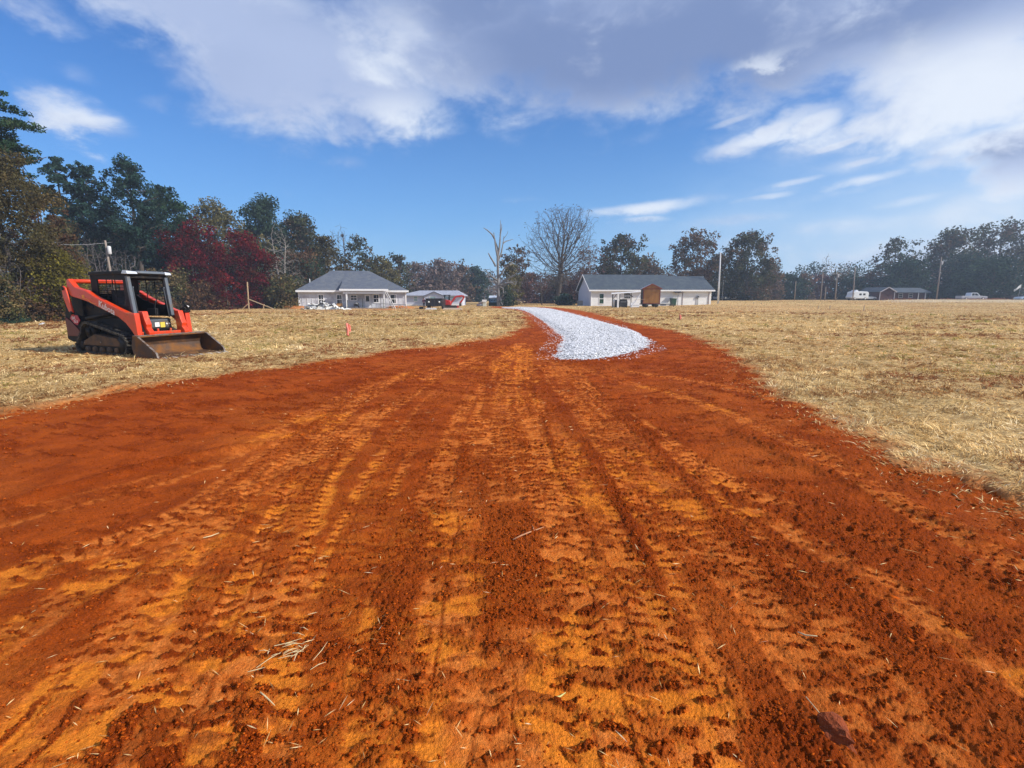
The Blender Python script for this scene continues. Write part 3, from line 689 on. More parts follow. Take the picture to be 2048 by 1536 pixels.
for s in (-1, 1):
    wl = MB(); ya, yb = (-.575, -.31) if s < 0 else (.41, .575)
    wl.add([(-1.43, ya, 2.115), (-1.372, ya, 2.12), (-1.40, ya, 2.20), (-1.55, ya, 2.212), (-1.43, yb, 2.125), (-1.372, yb, 2.125), (-1.41, yb, 2.185), (-1.5, yb, 2.2), (-1.62, ya, 2.13)],
           [(0, 1, 2, 3, 8), (4, 7, 6, 5), (0, 4, 5, 1), (1, 5, 6, 2), (2, 6, 7, 3), (3, 7, 4, 8), (8, 4, 0)])
    wl.build('work_light', LAMP, roof, bevel=.008)
# inside the cab
st = MB().box(-2.62, -2.10, -.27, .27, 1.02, 1.14); st.prism([(-2.68, 1.12), (-2.52, 1.12), (-2.60, 1.72), (-2.70, 1.72)], -.25, .25); st.build('seat', SEATM, T, bevel=.03)
for s in (-1, 1):
    j = MB().box(-2.2, -1.85, (.33 if s > 0 else -.45), (.45 if s > 0 else -.33), 1.02, 1.22); j.cyl((-1.95, .39 * s, 1.22), (-1.90, .39 * s, 1.38), .018); j.blob((-1.89, .39 * s, 1.41), .035, 3, 1, .1); j.build('control_lever', SEATM, T, bevel=.01)
MB().box(-1.62, -1.44, -.46, .46, .88, .925).build('cab_sill', GREYP, T, bevel=.01)
fp = MB().prism([(-1.60, .64), (-1.43, .665), (-1.39, .72), (-1.41, .885), (-1.60, .885)], -.43, .43).build('front_panel', DGREY, T, bevel=.012)
MB().box(-1.392, -1.386, -.02, .10, .73, .85).build('white_label', WHITEP, fp); MB().box(-1.392, -1.386, .125, .25, .71, .85).build('yellow_label', YELLOWP, fp)
MB().cyl((-1.395, .30, .805), (-1.383, .30, .805), .022).build('round_label', WHITEP, fp); MB().cyl((-1.395, .375, .805), (-1.383, .375, .805), .022).build('round_label', WHITEP, fp)
# undercarriage
def belt_loop():
    pts = []
    def arc(cx, cz, r, a0, a1, n):
        for k in range(n + 1):
            a = math.radians(a0 + (a1 - a0) * k / n); pts.append((cx + r * math.cos(a), cz + r * math.sin(a)))
    arc(-2.98, .605, .255, 180, 70, 7); 
    arc(-1.62, .295, .265, 66, -90, 12)
    for x in (-1.9, -2.2, -2.5, -2.8, -3.1): pts.append((x, .03))
    arc(-3.36, .215, .185, 270, 170, 7)
    return pts
LP = belt_loop()
def resample(pts, step):
    out = []; n = len(pts); P2 = pts + [pts[0]]; s = [0]
    for i in range(n): s.append(s[-1] + math.dist(P2[i], P2[i+1]))
    m = int(s[-1] / step)
    for k in range(m):
        d = s[-1] * k / m; i = max(j for j in range(n) if s[j] <= d); f = (d - s[i]) / (s[i+1] - s[i])
        a, b_ = P2[i], P2[i+1]; t = ((b_[0]-a[0]), (b_[1]-a[1])); L = math.hypot(*t); out.append((a[0] + t[0]*f, a[1] + t[1]*f, t[0]/L, t[1]/L))
    return out
for s in (-1, 1):
    ya, yb = (.50, .82)
    tk = MB(); n = len(LP); cx = sum(p[0] for p in LP) / n; cz = sum(p[1] for p in LP) / n
    R = resample(LP, .05); m = len(R)
    vs = []
    for (x, z, tx, tz) in R:
        nx, nz = -tz, tx                                                    # outward for this winding
        if (x - cx) * nx + (z - cz) * nz < 0: nx, nz = -nx, -nz
        for y, o in ((ya*s, .0), (yb*s, .0), (yb*s, -.035), (ya*s, -.035)): vs.append((x + nx*o, y, z + nz*o))
    fs = []
    for k in range(m):
        a, c = 4*k, 4*((k+1) % m)
        for e in range(4): fs.append((a+e, a+(e+1) % 4, c+(e+1) % 4, c+e))
    tk.add(vs, fs)
    for k, (x, z, tx, tz) in enumerate(resample(LP, .092)):
        nx, nz = -tz, tx
        if (x - cx) * nx + (z - cz) * nz < 0: nx, nz = -nx, -nz
        for (y0, y1) in (((ya, ya + .19), (ya + .21, yb)) if k % 2 else ((ya, ya + .11), (ya + .13, yb))):
            w = .026; h = .028
            q = [(x + tx*e*w + nx*hh, y*s, z + tz*e*w + nz*hh) for y in (y0, y1) for hh in (-.004, h) for e in (-1, 1)]
            tk.add(q, [(0,1,3,2),(4,6,7,5),(0,4,5,1),(1,5,7,3),(3,7,6,2),(2,6,4,0)])
    tr = tk.build('rubber_track', RUBBER, T)
    fr_ = sided([(-3.30, .24), (-3.22, .36), (-2.72, .55), (-2.35, .50), (-1.85, .47), (-1.70, .36), (-1.70, .24)], .54, .775, s).build('track_frame', MUDDY, T, bevel=.02)
    sided([(-3.30, .10), (-3.32, .25), (-1.60, .25), (-1.62, .10)], .62, .74, s).build('roller_rail', BLACKP, T, bevel=.015)
    for k in range(5):
        MB().cyl((-3.1 + k * .31, .55*s, .125), (-3.1 + k * .31, .79*s, .125), .085, n=16).build('roller', MUDDY, T, True)
    MB().cyl((-1.62, .56*s, .295), (-1.62, .77*s, .295), .215, n=24).build('idler', BLACKP, T, True); MB().cyl((-3.36, .56*s, .215), (-3.36, .77*s, .215), .14, n=20).build('idler', BLACKP, T, True)
    sp = MB().cyl((-2.98, .58*s, .605), (-2.98, .74*s, .605), .19, n=12); sp.cyl((-2.98, .74*s, .605), (-2.98, .79*s, .605), .09, n=10); sp.build('sprocket', BLACKP, T, True)
    for x, z in ((-2.5, .33), (-2.8, .19), (-2.5, .19), (-2.2, .19), (-3.2, .30)): MB().cyl((x, .74*s, z), (x, .782*s, z), .022, n=8).build('frame_bolt', WORN, T, True)
# bucket
SIDE = [(-.74, .545), (-.67, .535), (-.10, .175), (-.045, .13), (-.01, .0), (-.80, .03), (-.93, .10), (-.97, .30), (-.90, .50)]
bk = MB(); back = [(-.90, .51), (-.965, .30), (-.925, .10), (-.80, .03), (0.0, .005)]; inn = [(-.86, .50), (-.92, .30), (-.885, .13), (-.78, .055), (.02, .025)]
bk.prism(back + inn[::-1], -.905, .905); bk.prism([(-.93, .475), (-.70, .52), (-.70, .55), (-.94, .555)], -.905, .905)
bucket = bk.build('bucket', BUCKET, T, bevel=.004)
for s in (-1, 1):
    pl = sided(SIDE, .905, .93, s).build('cheek_plate', BUCKET, bucket, bevel=.004)
    rm = MB(); rm.bar((-.69, .918*s, .543), (-.10, .918*s, .18), .05, .012); rm.bar((-.10, .918*s, .18), (-.045, .918*s, .133), .05, .012); rm.bar((-.045, .918*s, .133), (-.012, .918*s, .01), .045, .012); rm.build('cheek_rim', WORN, pl)
MB().box(-.93, -.705, -.90, .90, .552, .566).build('top_lip', WORN, bucket, bevel=.003)
MB().prism([(-.02, .0), (.10, .0), (.10, .012), (-.02, .034)], -.905, .905).build('cutting_edge', WORN, bucket)
for k in range(8):
    y = -.84 + k * .24
    t = MB(); t.add([(.05, y-.045, 0), (.05, y+.045, 0), (.05, y+.04, .05), (.05, y-.04, .05), (.215, y-.032, .008), (.215, y+.032, .008), (.215, y+.03, .02), (.215, y-.03, .02)], [(0,1,2,3),(4,7,6,5),(0,4,5,1),(1,5,6,2),(2,6,7,3),(3,7,4,0)])
    t.build('bucket_tooth', TOOTH, bucket)
# ------------------------------------------------------------------ houses and everything standing in the middle distance
def hx(px, Y): return at(px, 600, Y).x
def hz(py, Y): return at(1024, py, Y).z
SHING = M('roof_shingles', (.085, .10, .135), .9, var=.28, scale=3.5, dirt=(.12, .135, .16), dirt_amt=.5, dirt_scale=1.4, bump=.4, bump_scale=14)
SHING2 = M('roof_shingles_blue', (.042, .058, .082), .9, var=.28, scale=3.5, dirt=(.068, .088, .105), dirt_amt=.5, dirt_scale=1.2, bump=.4, bump_scale=14)
GREYROOF = M('pale_roof', (.33, .35, .42), .85, var=.14, scale=2, dirt=(.26, .28, .33), dirt_amt=.4)
SIDING = M('grey_white_siding', (.60, .62, .67), .75, var=.10, scale=1.4, dirt=(.40, .40, .45), dirt_amt=.4, dirt_scale=.8)
SIDING_W = M('white_lap_siding', (.78, .79, .80), .7, var=.06, scale=1.2, dirt=(.66, .66, .64), dirt_amt=.35, dirt_scale=.7, stretch=(.3, .3, 3))
SIDING_B_SHADE = M('pale_blue_and_shaded_siding', (.56, .60, .72), .7, var=.06, scale=1.2, stretch=(.3, .3, 3))  # mobile home's own blue; also painted shade on the white house's end
TRIM = M('white_trim', (.80, .80, .82), .6, var=.05, scale=3)
SOFFIT = M('porch_soffit', (.36, .30, .30), .8, var=.12, scale=2)
GLASS = glassy('window_glass'); GLASS_T = glassy('pale_window', (.30, .45, .48), .2)
WOODRAW = M('raw_lumber', (.46, .33, .20), .85, var=.25, scale=5, stretch=(1, 1, .3))
CEDAR = M('brown_plywood', (.34, .155, .04), .8, var=.28, scale=1.8, dirt=(.44, .21, .06), dirt_amt=.5, dirt_scale=1.4, stretch=(1.6, 1.6, .35))
REDTRIM = M('red_brown_trim', (.24, .06, .03), .7, var=.2, scale=3)
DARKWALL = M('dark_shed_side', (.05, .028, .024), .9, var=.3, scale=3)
STEEL = M('galvanised_steel', (.34, .35, .37), .5, metal=.6, var=.15, scale=6)
DARKSTEEL = M('dark_steel', (.025, .024, .025), .6, var=.3, scale=5, dirt=(.10, .06, .04), dirt_amt=.3)
TPOST = M('fence_post_green', (.035, .05, .035), .7, var=.2, scale=6)
CARDB = M('cardboard', (.46, .255, .105), .9, var=.12, scale=4, dirt=(.34, .18, .07), dirt_amt=.3)
POLEW = M('weathered_pole', (.30, .25, .21), .9, var=.25, scale=3, stretch=(1, 1, .15), dirt=(.20, .16, .13), dirt_amt=.4)
POLEG = M('grey_pole', (.55, .56, .58), .6, var=.12, scale=3, stretch=(1, 1, .2))
CARRED = M('machine_red', (.50, .03, .025), .4, var=.12, scale=3, dirt=(.34, .10, .06), dirt_amt=.25)
BRICK = M('brown_brick', (.055, .026, .026), .9, var=.25, scale=8, dirt=(.11, .04, .04), dirt_amt=.4)
TARP = M('white_tarp', (.74, .74, .72), .8, var=.1, scale=3, dirt=(.56, .54, .48), dirt_amt=.4, bump=.3, bump_scale=6)
BLUEP = M('faded_blue_paint', (.10, .23, .40), .7, var=.2, scale=3, dirt=(.22, .35, .44), dirt_amt=.4)
GREENBIN = M('green_plastic', (.02, .065, .035), .5, var=.2, scale=3)
BLACKPLAST = M('black_plastic', (.018, .018, .02), .5, var=.3, scale=4)
SKIN = M('skin', (.45, .25, .17), .6, var=.05); SHIRT = M('plum_shirt', (.17, .06, .09), .8, var=.2, scale=6); JEANS = M('dark_jeans', (.05, .06, .10), .85, var=.2, scale=6); HAIRM = M('dark_hair', (.03, .022, .018), .7)
FLESH_PINK = M('faded_pink_tape', (.72, .20, .15), .7, var=.12, scale=12)
CLAYPILE = M('clay_pile', (.42, .16, .045), .95, var=.3, scale=4, bump=.6, bump_scale=12)

def window(parent, cx, y, z0, z1, w, cols=2, rows=2, glass=None, fw=.09, deep=.05, frame=None, axis='x', sgn=-1):
    """double hung window facing -y (frame part > pane); y is the wall face"""
    mb = MB(); fr = frame or TRIM
    ya, yb = (y - deep, y + .03)
    x0, x1 = cx - w/2, cx + w/2
    mb.box(x0-fw, x0, ya, yb, z0-fw, z1+fw); mb.box(x1, x1+fw, ya, yb, z0-fw, z1+fw); mb.box(x0, x1, ya, yb, z1, z1+fw); mb.box(x0, x1, ya - .02, yb, z0-fw, z0)
    zm = (z0 + z1) / 2; mb.box(x0, x1, ya, yb, zm-.045, zm+.045)
    f = mb.build('window', fr, parent)
    g = MB().box(x0, x1, y - .012, y + .02, z0, z1).build('pane', glass or GLASS, f)
    return f

# ---- the new house with board siding and hipped roof
Y1 = 0.0; D1 = 9.0; rot1 = math.radians(11.5); O1 = P(597.5, 617.2)
H1 = thing('new_house', 'unfinished pale grey house with hipped shingle roof and front porch', 'house', O1, rot1)
def l1(px, py, yl=0.0):
    R1 = Matrix.Rotation(-rot1, 3, 'Z'); d = R1 @ Vector(ray(px, py)); o = R1 @ (Vector((0, 0, CAMH)) - O1); t = (yl - o.y) / d.y; return o + d * t
def w1(px, py, yl=0.0): return Matrix.Rotation(rot1, 3, 'Z') @ l1(px, py, yl) + O1
def hx1(px, yl): return l1(px, 600, yl).x
def hz1(py, yl): return l1(700, py, yl).z
xl, xr = hx1(597.5, Y1), hx1(812.5, Y1); ze = hz1(583.5, Y1); zb = 0.0
w = MB(); w.box(xl, xr, Y1, Y1 + D1, -.2, ze)
wall = w.build('wall', SIDING, H1)
bt = MB(); xx = xl + .45
pl_, pr_ = hx1(688, Y1), hx1(772, Y1)
while xx < xr - .2:
    bt.box(xx - .035, xx + .035, Y1 - .035, Y1 + .0, .1, ze - .02); xx += .61
bt.build('batten', SIDING, wall)['kind'] = 'stuff'
for xa, xb in ((xl - .03, xl + .14), (xr - .14, xr + .03)): MB().box(xa, xb, Y1 - .06, Y1 + .12, 0, ze).build('corner_board', TRIM, wall)
ex0, ex1, ey0, ey1 = hx1(592.5, Y1 - .5), hx1(817.5, Y1 - .5), Y1 - .5, Y1 + D1 + .5
zf = hz1(580.5, Y1 - .5); ymid = Y1 + D1 / 2; rz_ = hz1(541.5, ymid); rx0, rx1 = hx1(667, ymid), hx1(741, ymid)
rf = MB(); rf.add([(ex0, ey0, zf), (ex1, ey0, zf), (ex1, ey1, zf), (ex0, ey1, zf), (rx0, ymid, rz_), (rx1, ymid, rz_), (ex0, ey0, zf-.10), (ex1, ey0, zf-.10), (ex1, ey1, zf-.10), (ex0, ey1, zf-.10)],
   [(0,1,5,4),(1,2,5),(2,3,4,5),(3,0,4),(0,6,7,1),(1,7,8,2),(2,8,9,3),(3,9,6,0),(9,8,7,6)])
roof1 = rf.build('roof', SHING, H1)
fa = MB(); fa.box(ex0 - .02, ex1 + .02, ey0 - .03, ey0, zf - .26, zf - .005); fa.box(ex0 - .03, ex0, ey0, ey1, zf - .26, zf - .01); fa.box(ex1, ex1 + .03, ey0, ey1, zf - .26, zf - .01); fa.box(ex0, ex1, ey0 + .003, Y1, zf - .24, zf - .12)
fa.build('fascia', TRIM, roof1)
MB().cyl((hx1(622, Y1 + 2), Y1 + 2, hz1(566, Y1 + 2)), (hx1(622, Y1 + 2), Y1 + 2, hz1(558, Y1 + 2)), .06).build('vent_pipe', TRIM, roof1)
# porch
pd = 2.2; pf = Y1 - pd; px0, px1 = hx1(680, pf), hx1(777, pf); zt = hz1(578, pf)
yb_ = Y1 + 1.7; ztb = zf + (rz_ - zf) * (yb_ - ey0) / (ymid - ey0) + .12
pr = MB(); pr.prismx([(pf, zt), (yb_, ztb), (yb_, ztb - .12), (pf, zt - .12)], px0, px1)
for xa in (px0, px1 - .12): pr.prismx([(Y1 - .4, zt - .1), (yb_, ztb - .02), (yb_, zf - .1), (Y1 - .4, zf - .1)], xa, xa + .12)
pro = pr.build('porch_roof', SHING, H1)
f2 = MB(); f2.box(px0 - .03, px1 + .03, pf - .04, pf, zt - .24, zt + .01); f2.box(hx1(686, pf), hx1(772, pf), pf + .25, pf + .40, zt - .62, zt - .30); f2.build('porch_beam', TRIM, pro)
MB().box(hx1(686, pf), hx1(772, pf), pf + .42, Y1 - .01, zt - .36, zt - .30).build('porch_ceiling', SOFFIT, pro)
for p_ in (693, 768): MB().box(hx1(p_, pf) - .09, hx1(p_, pf) + .09, pf + .25, pf + .42, 0, zt - .62).build('porch_post', TRIM, H1)
MB().box(hx1(684, pf), hx1(774, pf), pf + .1, Y1 - .01, -.1, .10).build('porch_slab', M('concrete', (.30, .25, .22), .9, var=.2, scale=2), H1)
def pw(a, b, c, d, Y=Y1): window(H1, hx1((a + b) / 2, Y), Y, hz1(d, Y), hz1(c, Y), hx1(b, Y) - hx1(a, Y), fw=.13)
pw(637.8, 646.5, 590.2, 608.5); pw(674.2, 683.2, 590.2, 607.5); pw(702, 713, 591, 600); pw(747.5, 757, 589.8, 604.5); pw(781.5, 791.5, 589.5, 606.5)
dr = MB(); da, db = hx1(729.5, Y1), hx1(740.5, Y1); dz = hz1(589.5, Y1)
dr.box(da, db, Y1 - .05, Y1 + .02, .1, dz); door = dr.build('door', TRIM, H1)
MB().box(hx1(732, Y1), hx1(738.6, Y1), Y1 - .06, Y1 - .052, hz1(603, Y1), hz1(592, Y1)).build('door_glass', GLASS, door); MB().blob((da + .1, Y1 - .09, 1.0), .045, 1, 1, .05).build('handle', STEEL, door)

# ladder leaning at the porch corner
Lb, Lt = w1(789, 613, pf - .9), w1(772, 585, pf - .05); Lb.z = .02
ld = thing('ladder', 'long pale ladder leaning on the porch corner', 'ladder', (0, 0, 0))
dl = Vector((.17, -.16, 0))
for s in (-1, 1): MB().bar(Lb + dl * s, Lt + dl * s, .05, .09).build('rail', STEEL if 0 else WHITEP, ld)
for k in range(1, 13):
    c = Lb.lerp(Lt, k / 13); MB().cyl(c - dl, c + dl, .02, n=6).build('rung', WHITEP, ld)
# trestle rail in front of the porch
sc_ = thing('trestle_rail', 'low grey rail on trestle legs standing before the porch window', 'trestle', (0, 0, 0))
a, b_ = w1(739, 606.5, pf - .8), w1(812, 609.5, pf - .8)
MB().bar(a, b_, .06, .10).build('rail', STEEL, sc_)
for q in (.02, .28, .55, .82, .98):
    c = a.lerp(b_, q); MB().bar((c.x - .25, c.y - .3, 0), c, .045).build('leg', STEEL, sc_); MB().bar((c.x + .25, c.y + .3, 0), c, .045).build('leg', STEEL, sc_)
# steel fence posts by the porch
for i, (px, top, bot, lab) in enumerate(((694.5, 600, 619, 'dark steel post beside the left porch post, right of the carton'), (725, 597, 617, 'dark steel post standing left of the white door'), (767.5, 597.5, 618.5, 'dark steel post in front of the ladder foot'))):
    Yp = gy(bot); o = MB(); o.box(-.028, .028, -.028, .028, 0, hz(top, Yp)); o.box(-.05, .05, -.006, .006, .25, .45)
    tag(o.build('fence_post', TPOST, loc=(hx(px, Yp), Yp, 0)), lab, 'post', 'dark steel posts by the porch')
# grill on the porch, carton, rubbish heap, clay heaps
gr = thing('grill', 'small black kettle grill with grey lid under the porch', 'grill', w1(712.5, 600, -1.0)); gr.location.z = .10
MB().blob((0, 0, .42), .36, 5, 2, .04, (1.1, .9, .6)).build('bowl', BLACKPLAST, gr, True); MB().blob((-.05, 0, .60), .34, 6, 2, .04, (1.0, .85, .45)).build('lid', STEEL, gr, True)
for sx in (-.25, .25): MB().cyl((sx, 0, .35), (sx * 1.3, 0, 0), .025, n=6).build('leg', BLACKPLAST, gr)
MB().cyl((.32, -.06, .12), (.32, .06, .12), .12).build('wheel', BLACKPLAST, gr, True)
bx = thing('carton', 'tall brown cardboard carton under the second window of the grey house', 'carton', w1(678.5, 600, -1.2), .06 + rot1); bx.location.z = 0
bw = .36; bh = w1(678.5, 608.6, -1.2).z
MB().box(-bw, bw, -bw, bw, .0, bh).build('box', CARDB, bx, bevel=.012)
for s in (-1, 1): MB().slab([(-bw, bw * s, bh), (bw, bw * s, bh), (bw * .98, bw * s * 1.15, bh + .13), (-bw * .98, bw * s * 1.12, bh + .11)], .012).build('flap', CARDB, bx)
MB().box(-bw - .003, bw + .003, -.03, .03, bh * .3, bh + .003).build('tape', WOODRAW, bx)
Yr = gy(619); rh = thing('rubbish_heap', 'heap of white sheeting and black scrap by the left corner of the grey house', 'rubbish heap', (hx(645, Yr), Yr, 0))
rr = random.Random(4)
for k in range(17):
    t = k / 16; cx = -2.3 + 5.4 * t; top = .95 * math.exp(-((t - .42) / .30) ** 2) + .12
    mb = MB(); n = 6; pts = []
    x0, y0, z0 = cx, rr.uniform(-.8, .5), rr.uniform(.05, top)
    yaw, pit = rr.uniform(0, 3), rr.uniform(-.5, .7); L, Wd = rr.uniform(.5, 1.15), rr.uniform(.3, .7)
    gx, gy_ = 5, 4; vs = []
    for i in range(gx):
        for j in range(gy_):
            u, v = (i / (gx - 1) - .5) * L, (j / (gy_ - 1) - .5) * Wd
            vs.append((x0 + u * math.cos(yaw) - v * math.sin(yaw), y0 + u * math.sin(yaw) + v * math.cos(yaw), max(.02, z0 + u * pit + rr.uniform(-.10, .10))))
    mb.add(vs, [(i*gy_+j, (i+1)*gy_+j, (i+1)*gy_+j+1, i*gy_+j+1) for i in range(gx-1) for j in range(gy_-1)])
    o = mb.build('sheet', TARP if k % 4 != 2 else BLACKPLAST, rh); so_ = o.modifiers.new('Solidify', 'SOLIDIFY'); so_.thickness = .03
MB().bar((-1.5, -.3, .75), (.3, .1, .25), .12, .05).build('plank', BLACKPLAST, rh); MB().bar((-.7, -.6, .05), (-.1, -.4, .9), .10, .05).build('plank', BLACKPLAST, rh); MB().blob((-.3, .3, .0), 1.0, 8, 2, .25, (2.0, .7, .75)).build('core', TARP, rh)
for px, py, r, sq, lab in ((592, 617.5, .9, .55, 'low orange clay heap left of the rubbish heap'), (800, 616.5, 1.1, .38, 'wide low clay heap below the right end of the grey house'), (770, 620, .8, .22, 'flat patch of heaped clay nearest the porch')):
    Yc = gy(py); o = MB().blob((0, 0, 0), r, int(px), 3, .16, (1.9, .8, sq)).build('clay_heap', CLAYPILE, loc=(hx(px, Yc), Yc, -.05)); tag(o, lab, 'clay heap', 'clay heaps around the grey house')
# lumber frame left of the house
Yl = gy(619.5); lf = thing('lumber_frame', 'broken lumber frame with one tall post and slanting rail at the field edge', 'frame', (0, 0, 0))
def lb(a, b, w, nm, mat=WOODRAW):
    pa, pb = at(a[0], a[1], Yl), at(b[0], b[1], Yl); pa.z = max(pa.z, .0); pb.z = max(pb.z, .0); MB().bar(pa, pb, w, w * .7).build(nm, mat, lf)
lb((498, 620), (494.5, 564), .13, 'post'); lb((483, 621), (498.5, 606), .12, 'brace'); lb((495, 597.5), (550, 618.8), .12, 'rail'); lb((527, 621), (528, 608.5), .13, 'short_post'); lb((552, 618.6), (590, 619.2), .10, 'fallen_board')

# ---- mobile home behind
Y3 = gy(611.3); H3 = thing('mobile_home', 'pale blue mobile home with grey roof and small front gable', 'mobile home', (0, 0, 0))
mx0, mx1 = hx(800, Y3), hx(924.5, Y3); mz = hz(591.5, Y3); mtop = hz(581, Y3 + 3.5)
MB().box(mx0, mx1, Y3, Y3 + 7, .0, mz).build('wall', SIDING_B_SHADE, H3)
MB().box(mx0 - .02, mx1 + .02, Y3 - .03, Y3 - .003, 0, hz(607.5, Y3)).build('skirting', TRIM, H3)
rb = hx(917, Y3 + 3.5)
rf3 = MB(); rf3.add([(mx0 - .3, Y3 - .4, mz - .08), (mx1 + .35, Y3 - .4, mz - .08), (mx1 + .35, Y3 + 7.4, mz - .08), (mx0 - .3, Y3 + 7.4, mz - .08), (mx0 + 3, Y3 + 3.5, mtop), (rb, Y3 + 3.5, mtop), (mx0 - .3, Y3 - .4, mz + .08), (mx1 + .35, Y3 - .4, mz + .08), (mx1 + .35, Y3 + 7.4, mz + .08), (mx0 - .3, Y3 + 7.4, mz + .08)],
   [(6,7,5,4),(7,8,5),(8,9,4,5),(9,6,4),(0,1,7,6),(1,2,8,7),(2,3,9,8),(3,0,6,9),(3,2,1,0)]); r3 = rf3.build('roof', GREYROOF, H3)
ga, gb, gc = hx(845.5, Y3 - .8), hx(890, Y3 - .8), hx(868.5, Y3 - .8); gt = hz(582.6, Y3 - .8)
MB().prism([(ga + .25, .0), (gb - .25, .0), (gb - .25, mz), (gc, gt - .12), (ga + .25, mz)], Y3 - .75, Y3 + .0).build('gable_wall', SIDING_B_SHADE, H3)
gro = MB(); gro.slab([(ga, Y3 - .95, mz - .05), (gc, Y3 - .95, gt), (gc, Y3 + 2.6, gt), (ga, Y3 + 2.6, mz - .05)], .12); gro.slab([(gc + .004, Y3 - .95, gt), (gb, Y3 - .95, mz - .05), (gb, Y3 + 2.6, mz - .05), (gc + .004, Y3 + 2.6, gt)], .12); gro.build('gable_roof', GREYROOF, H3)
dk = MB(); dk.bar((ga, Y3 - .98, mz - .12), (gc, Y3 - .98, gt - .07), .05, .16); dk.bar((gc, Y3 - .98, gt - .07), (gb, Y3 - .98, mz - .12), .05, .16); dk.build('gable_trim', M('slate_trim', (.16, .17, .24), .7), H3)
for a, b_ in ((828, 835), (860, 871.5), (899, 908), (808, 813)):
    yy = Y3 - .75 if 846 < a < 890 else Y3
    window(H3, hx((a + b_) / 2, yy), yy, hz(602, yy), hz(593, yy), hx(b_, yy) - hx(a, yy), glass=GLASS_T, fw=.07)

# ---- black trailer, digger, person, boards
Yt = gy(618.5); BT = thing('black_trailer', 'black flat topped dump trailer with two white lamps beside the red digger', 'trailer', (hx(868, Yt), Yt, 0))
tw = (hx(886.5, Yt) - hx(852.5, Yt)) / 2; tz1 = hz(597.6, Yt); tz0 = hz(614, Yt)
b = MB(); b.box(-tw, tw, 0, 3.6, tz0 + .1, tz1); b.build('box', BLACKPLAST, BT, bevel=.03)
rb_ = MB()
for k in range(5): rb_.box(-tw + .1 + k * (2*tw-.28) / 4, -tw + .18 + k * (2*tw-.28) / 4, -.05, .0, tz0 + .12, tz1 - .02)
rb_.build('rib', DARKSTEEL, BT)['kind'] = 'stuff'
MB().box(-tw - .03, tw + .03, -.07, 3.65, tz1, tz1 + .06).build('top_rail', DARKSTEEL, BT)
for s in (-1, 1): MB().cyl((s * tw * .62, -.12, hz(604, Yt)), (s * tw * .62, -.06, hz(604, Yt)), .115).build('lamp', WHITEP, BT, True)
for s in (-1, 1):
    for yy in (1.3, 2.2): MB().cyl((s * (tw - .25), yy, .34), (s * (tw - .02), yy, .34), .34, n=18).build('wheel', RUBBER, BT, True)
tb = MB(); tb.bar((-.4, .1, .4), (0, -1.3, .38), .08); tb.bar((.4, .1, .4), (0, -1.3, .38), .08); tb.bar((0, -1.2, .38), (0, -1.2, .0), .06); tb.build('drawbar', DARKSTEEL, BT)
for i, (a, b_, py, lab) in enumerate(((851.5, 874, 617.3, 'white board stack lying on the ground in front of the black trailer'), (886.5, 925, 616.5, 'long pale board stack lying under the red digger'))):
    Yb = gy(618.9); s0 = hx(a, Yb); s1 = hx(b_, Yb); st_ = thing('board_stack', lab, 'boards', ((s0 + s1) / 2, Yb - .2, 0), 0, 'board stacks by the black trailer')
    for k in range(3): MB().box((s0 - s1) / 2 + .04 * k, (s1 - s0) / 2 - .07 * k, -.25 + .02 * k, .05 - .01 * k, .0 + .07 * k, .06 + .07 * k).build('board', TRIM if i == 0 else M('pale_board', (.66, .55, .45), .8, var=.1), st_)
# digger
Ye = gy(617.8) + 1.6; EX = thing('mini_digger', 'small red digger with folded arm in front of the mobile home', 'digger', (hx(898, Ye), Ye, .03))
u = Ye / F
def ep(px, py): return ((px - 898) * u, hz(py, Ye))
for s in (-.55, .55):
    t = MB(); pr_f = [(-.95, .12), (-.85, .0), (.85, .0), (1.0, .12), (1.0, .28), (.88, .40), (-.85, .40), (-.95, .28)]
    t.prism(pr_f, s - .16, s + .16); t.build('crawler', RUBBER, EX, bevel=.03)
MB().prism([ep(888.5, 611), ep(888, 602), ep(892, 600), ep(900, 601), ep(902.5, 606), ep(902, 611)], -.60, .60).build('engine_cover', CARRED, EX, bevel=.08)
cbn = MB(); a, b_ = ep(889, 601), ep(899.5, 591.5)
for x in (a[0] + .05, b_[0] - .05):
    for y in (-.5, .3): cbn.bar((x, y, a[1]), (x, y, b_[1]), .10)
cbn.box(a[0] - .05, b_[0] + .08, -.58, .38, b_[1], b_[1] + .10); cbn.box(a[0], a[0] + .05, -.5, .3, a[1], b_[1]); cbn.build('cab', BLACKPLAST, EX)
MB().box(a[0] + .12, b_[0] - .12, -.45, .25, a[1] + .1, b_[1] - .15).build('cab_glass', GLASS_T, EX)
def arm(pts, w, nm, mat=CARRED):
    m_ = MB(); 
    for p, q in zip(pts, pts[1:]): m_.bar((ep(*p)[0], 0, ep(*p)[1]), (ep(*q)[0], 0, ep(*q)[1]), .18, w)
    return m_.build(nm, mat, EX, bevel=.02)
arm([(901, 608), (908.5, 597), (912, 593.5), (921.5, 592.5)], .24, 'boom'); arm([(921, 592), (927.5, 593), (925.5, 599), (919.5, 606.5)], .22, 'dipper')
MB().cyl((ep(902, 605)[0], 0, ep(902, 605)[1] - .1), (ep(911, 597)[0], 0, ep(911, 597)[1] - .15), .06).build('ram', STEEL, EX)
MB().prism([ep(919, 605.5), ep(921.5, 606.5), ep(922.5, 611), ep(919.5, 613.2), ep(918, 610)], -.28, .28).build('digger_bucket', DARKSTEEL, EX, bevel=.02)
MB().prism([(1.1, .05), (1.25, .02), (1.28, .36), (1.15, .40)], -.7, .7).build('blade', CARRED, EX)

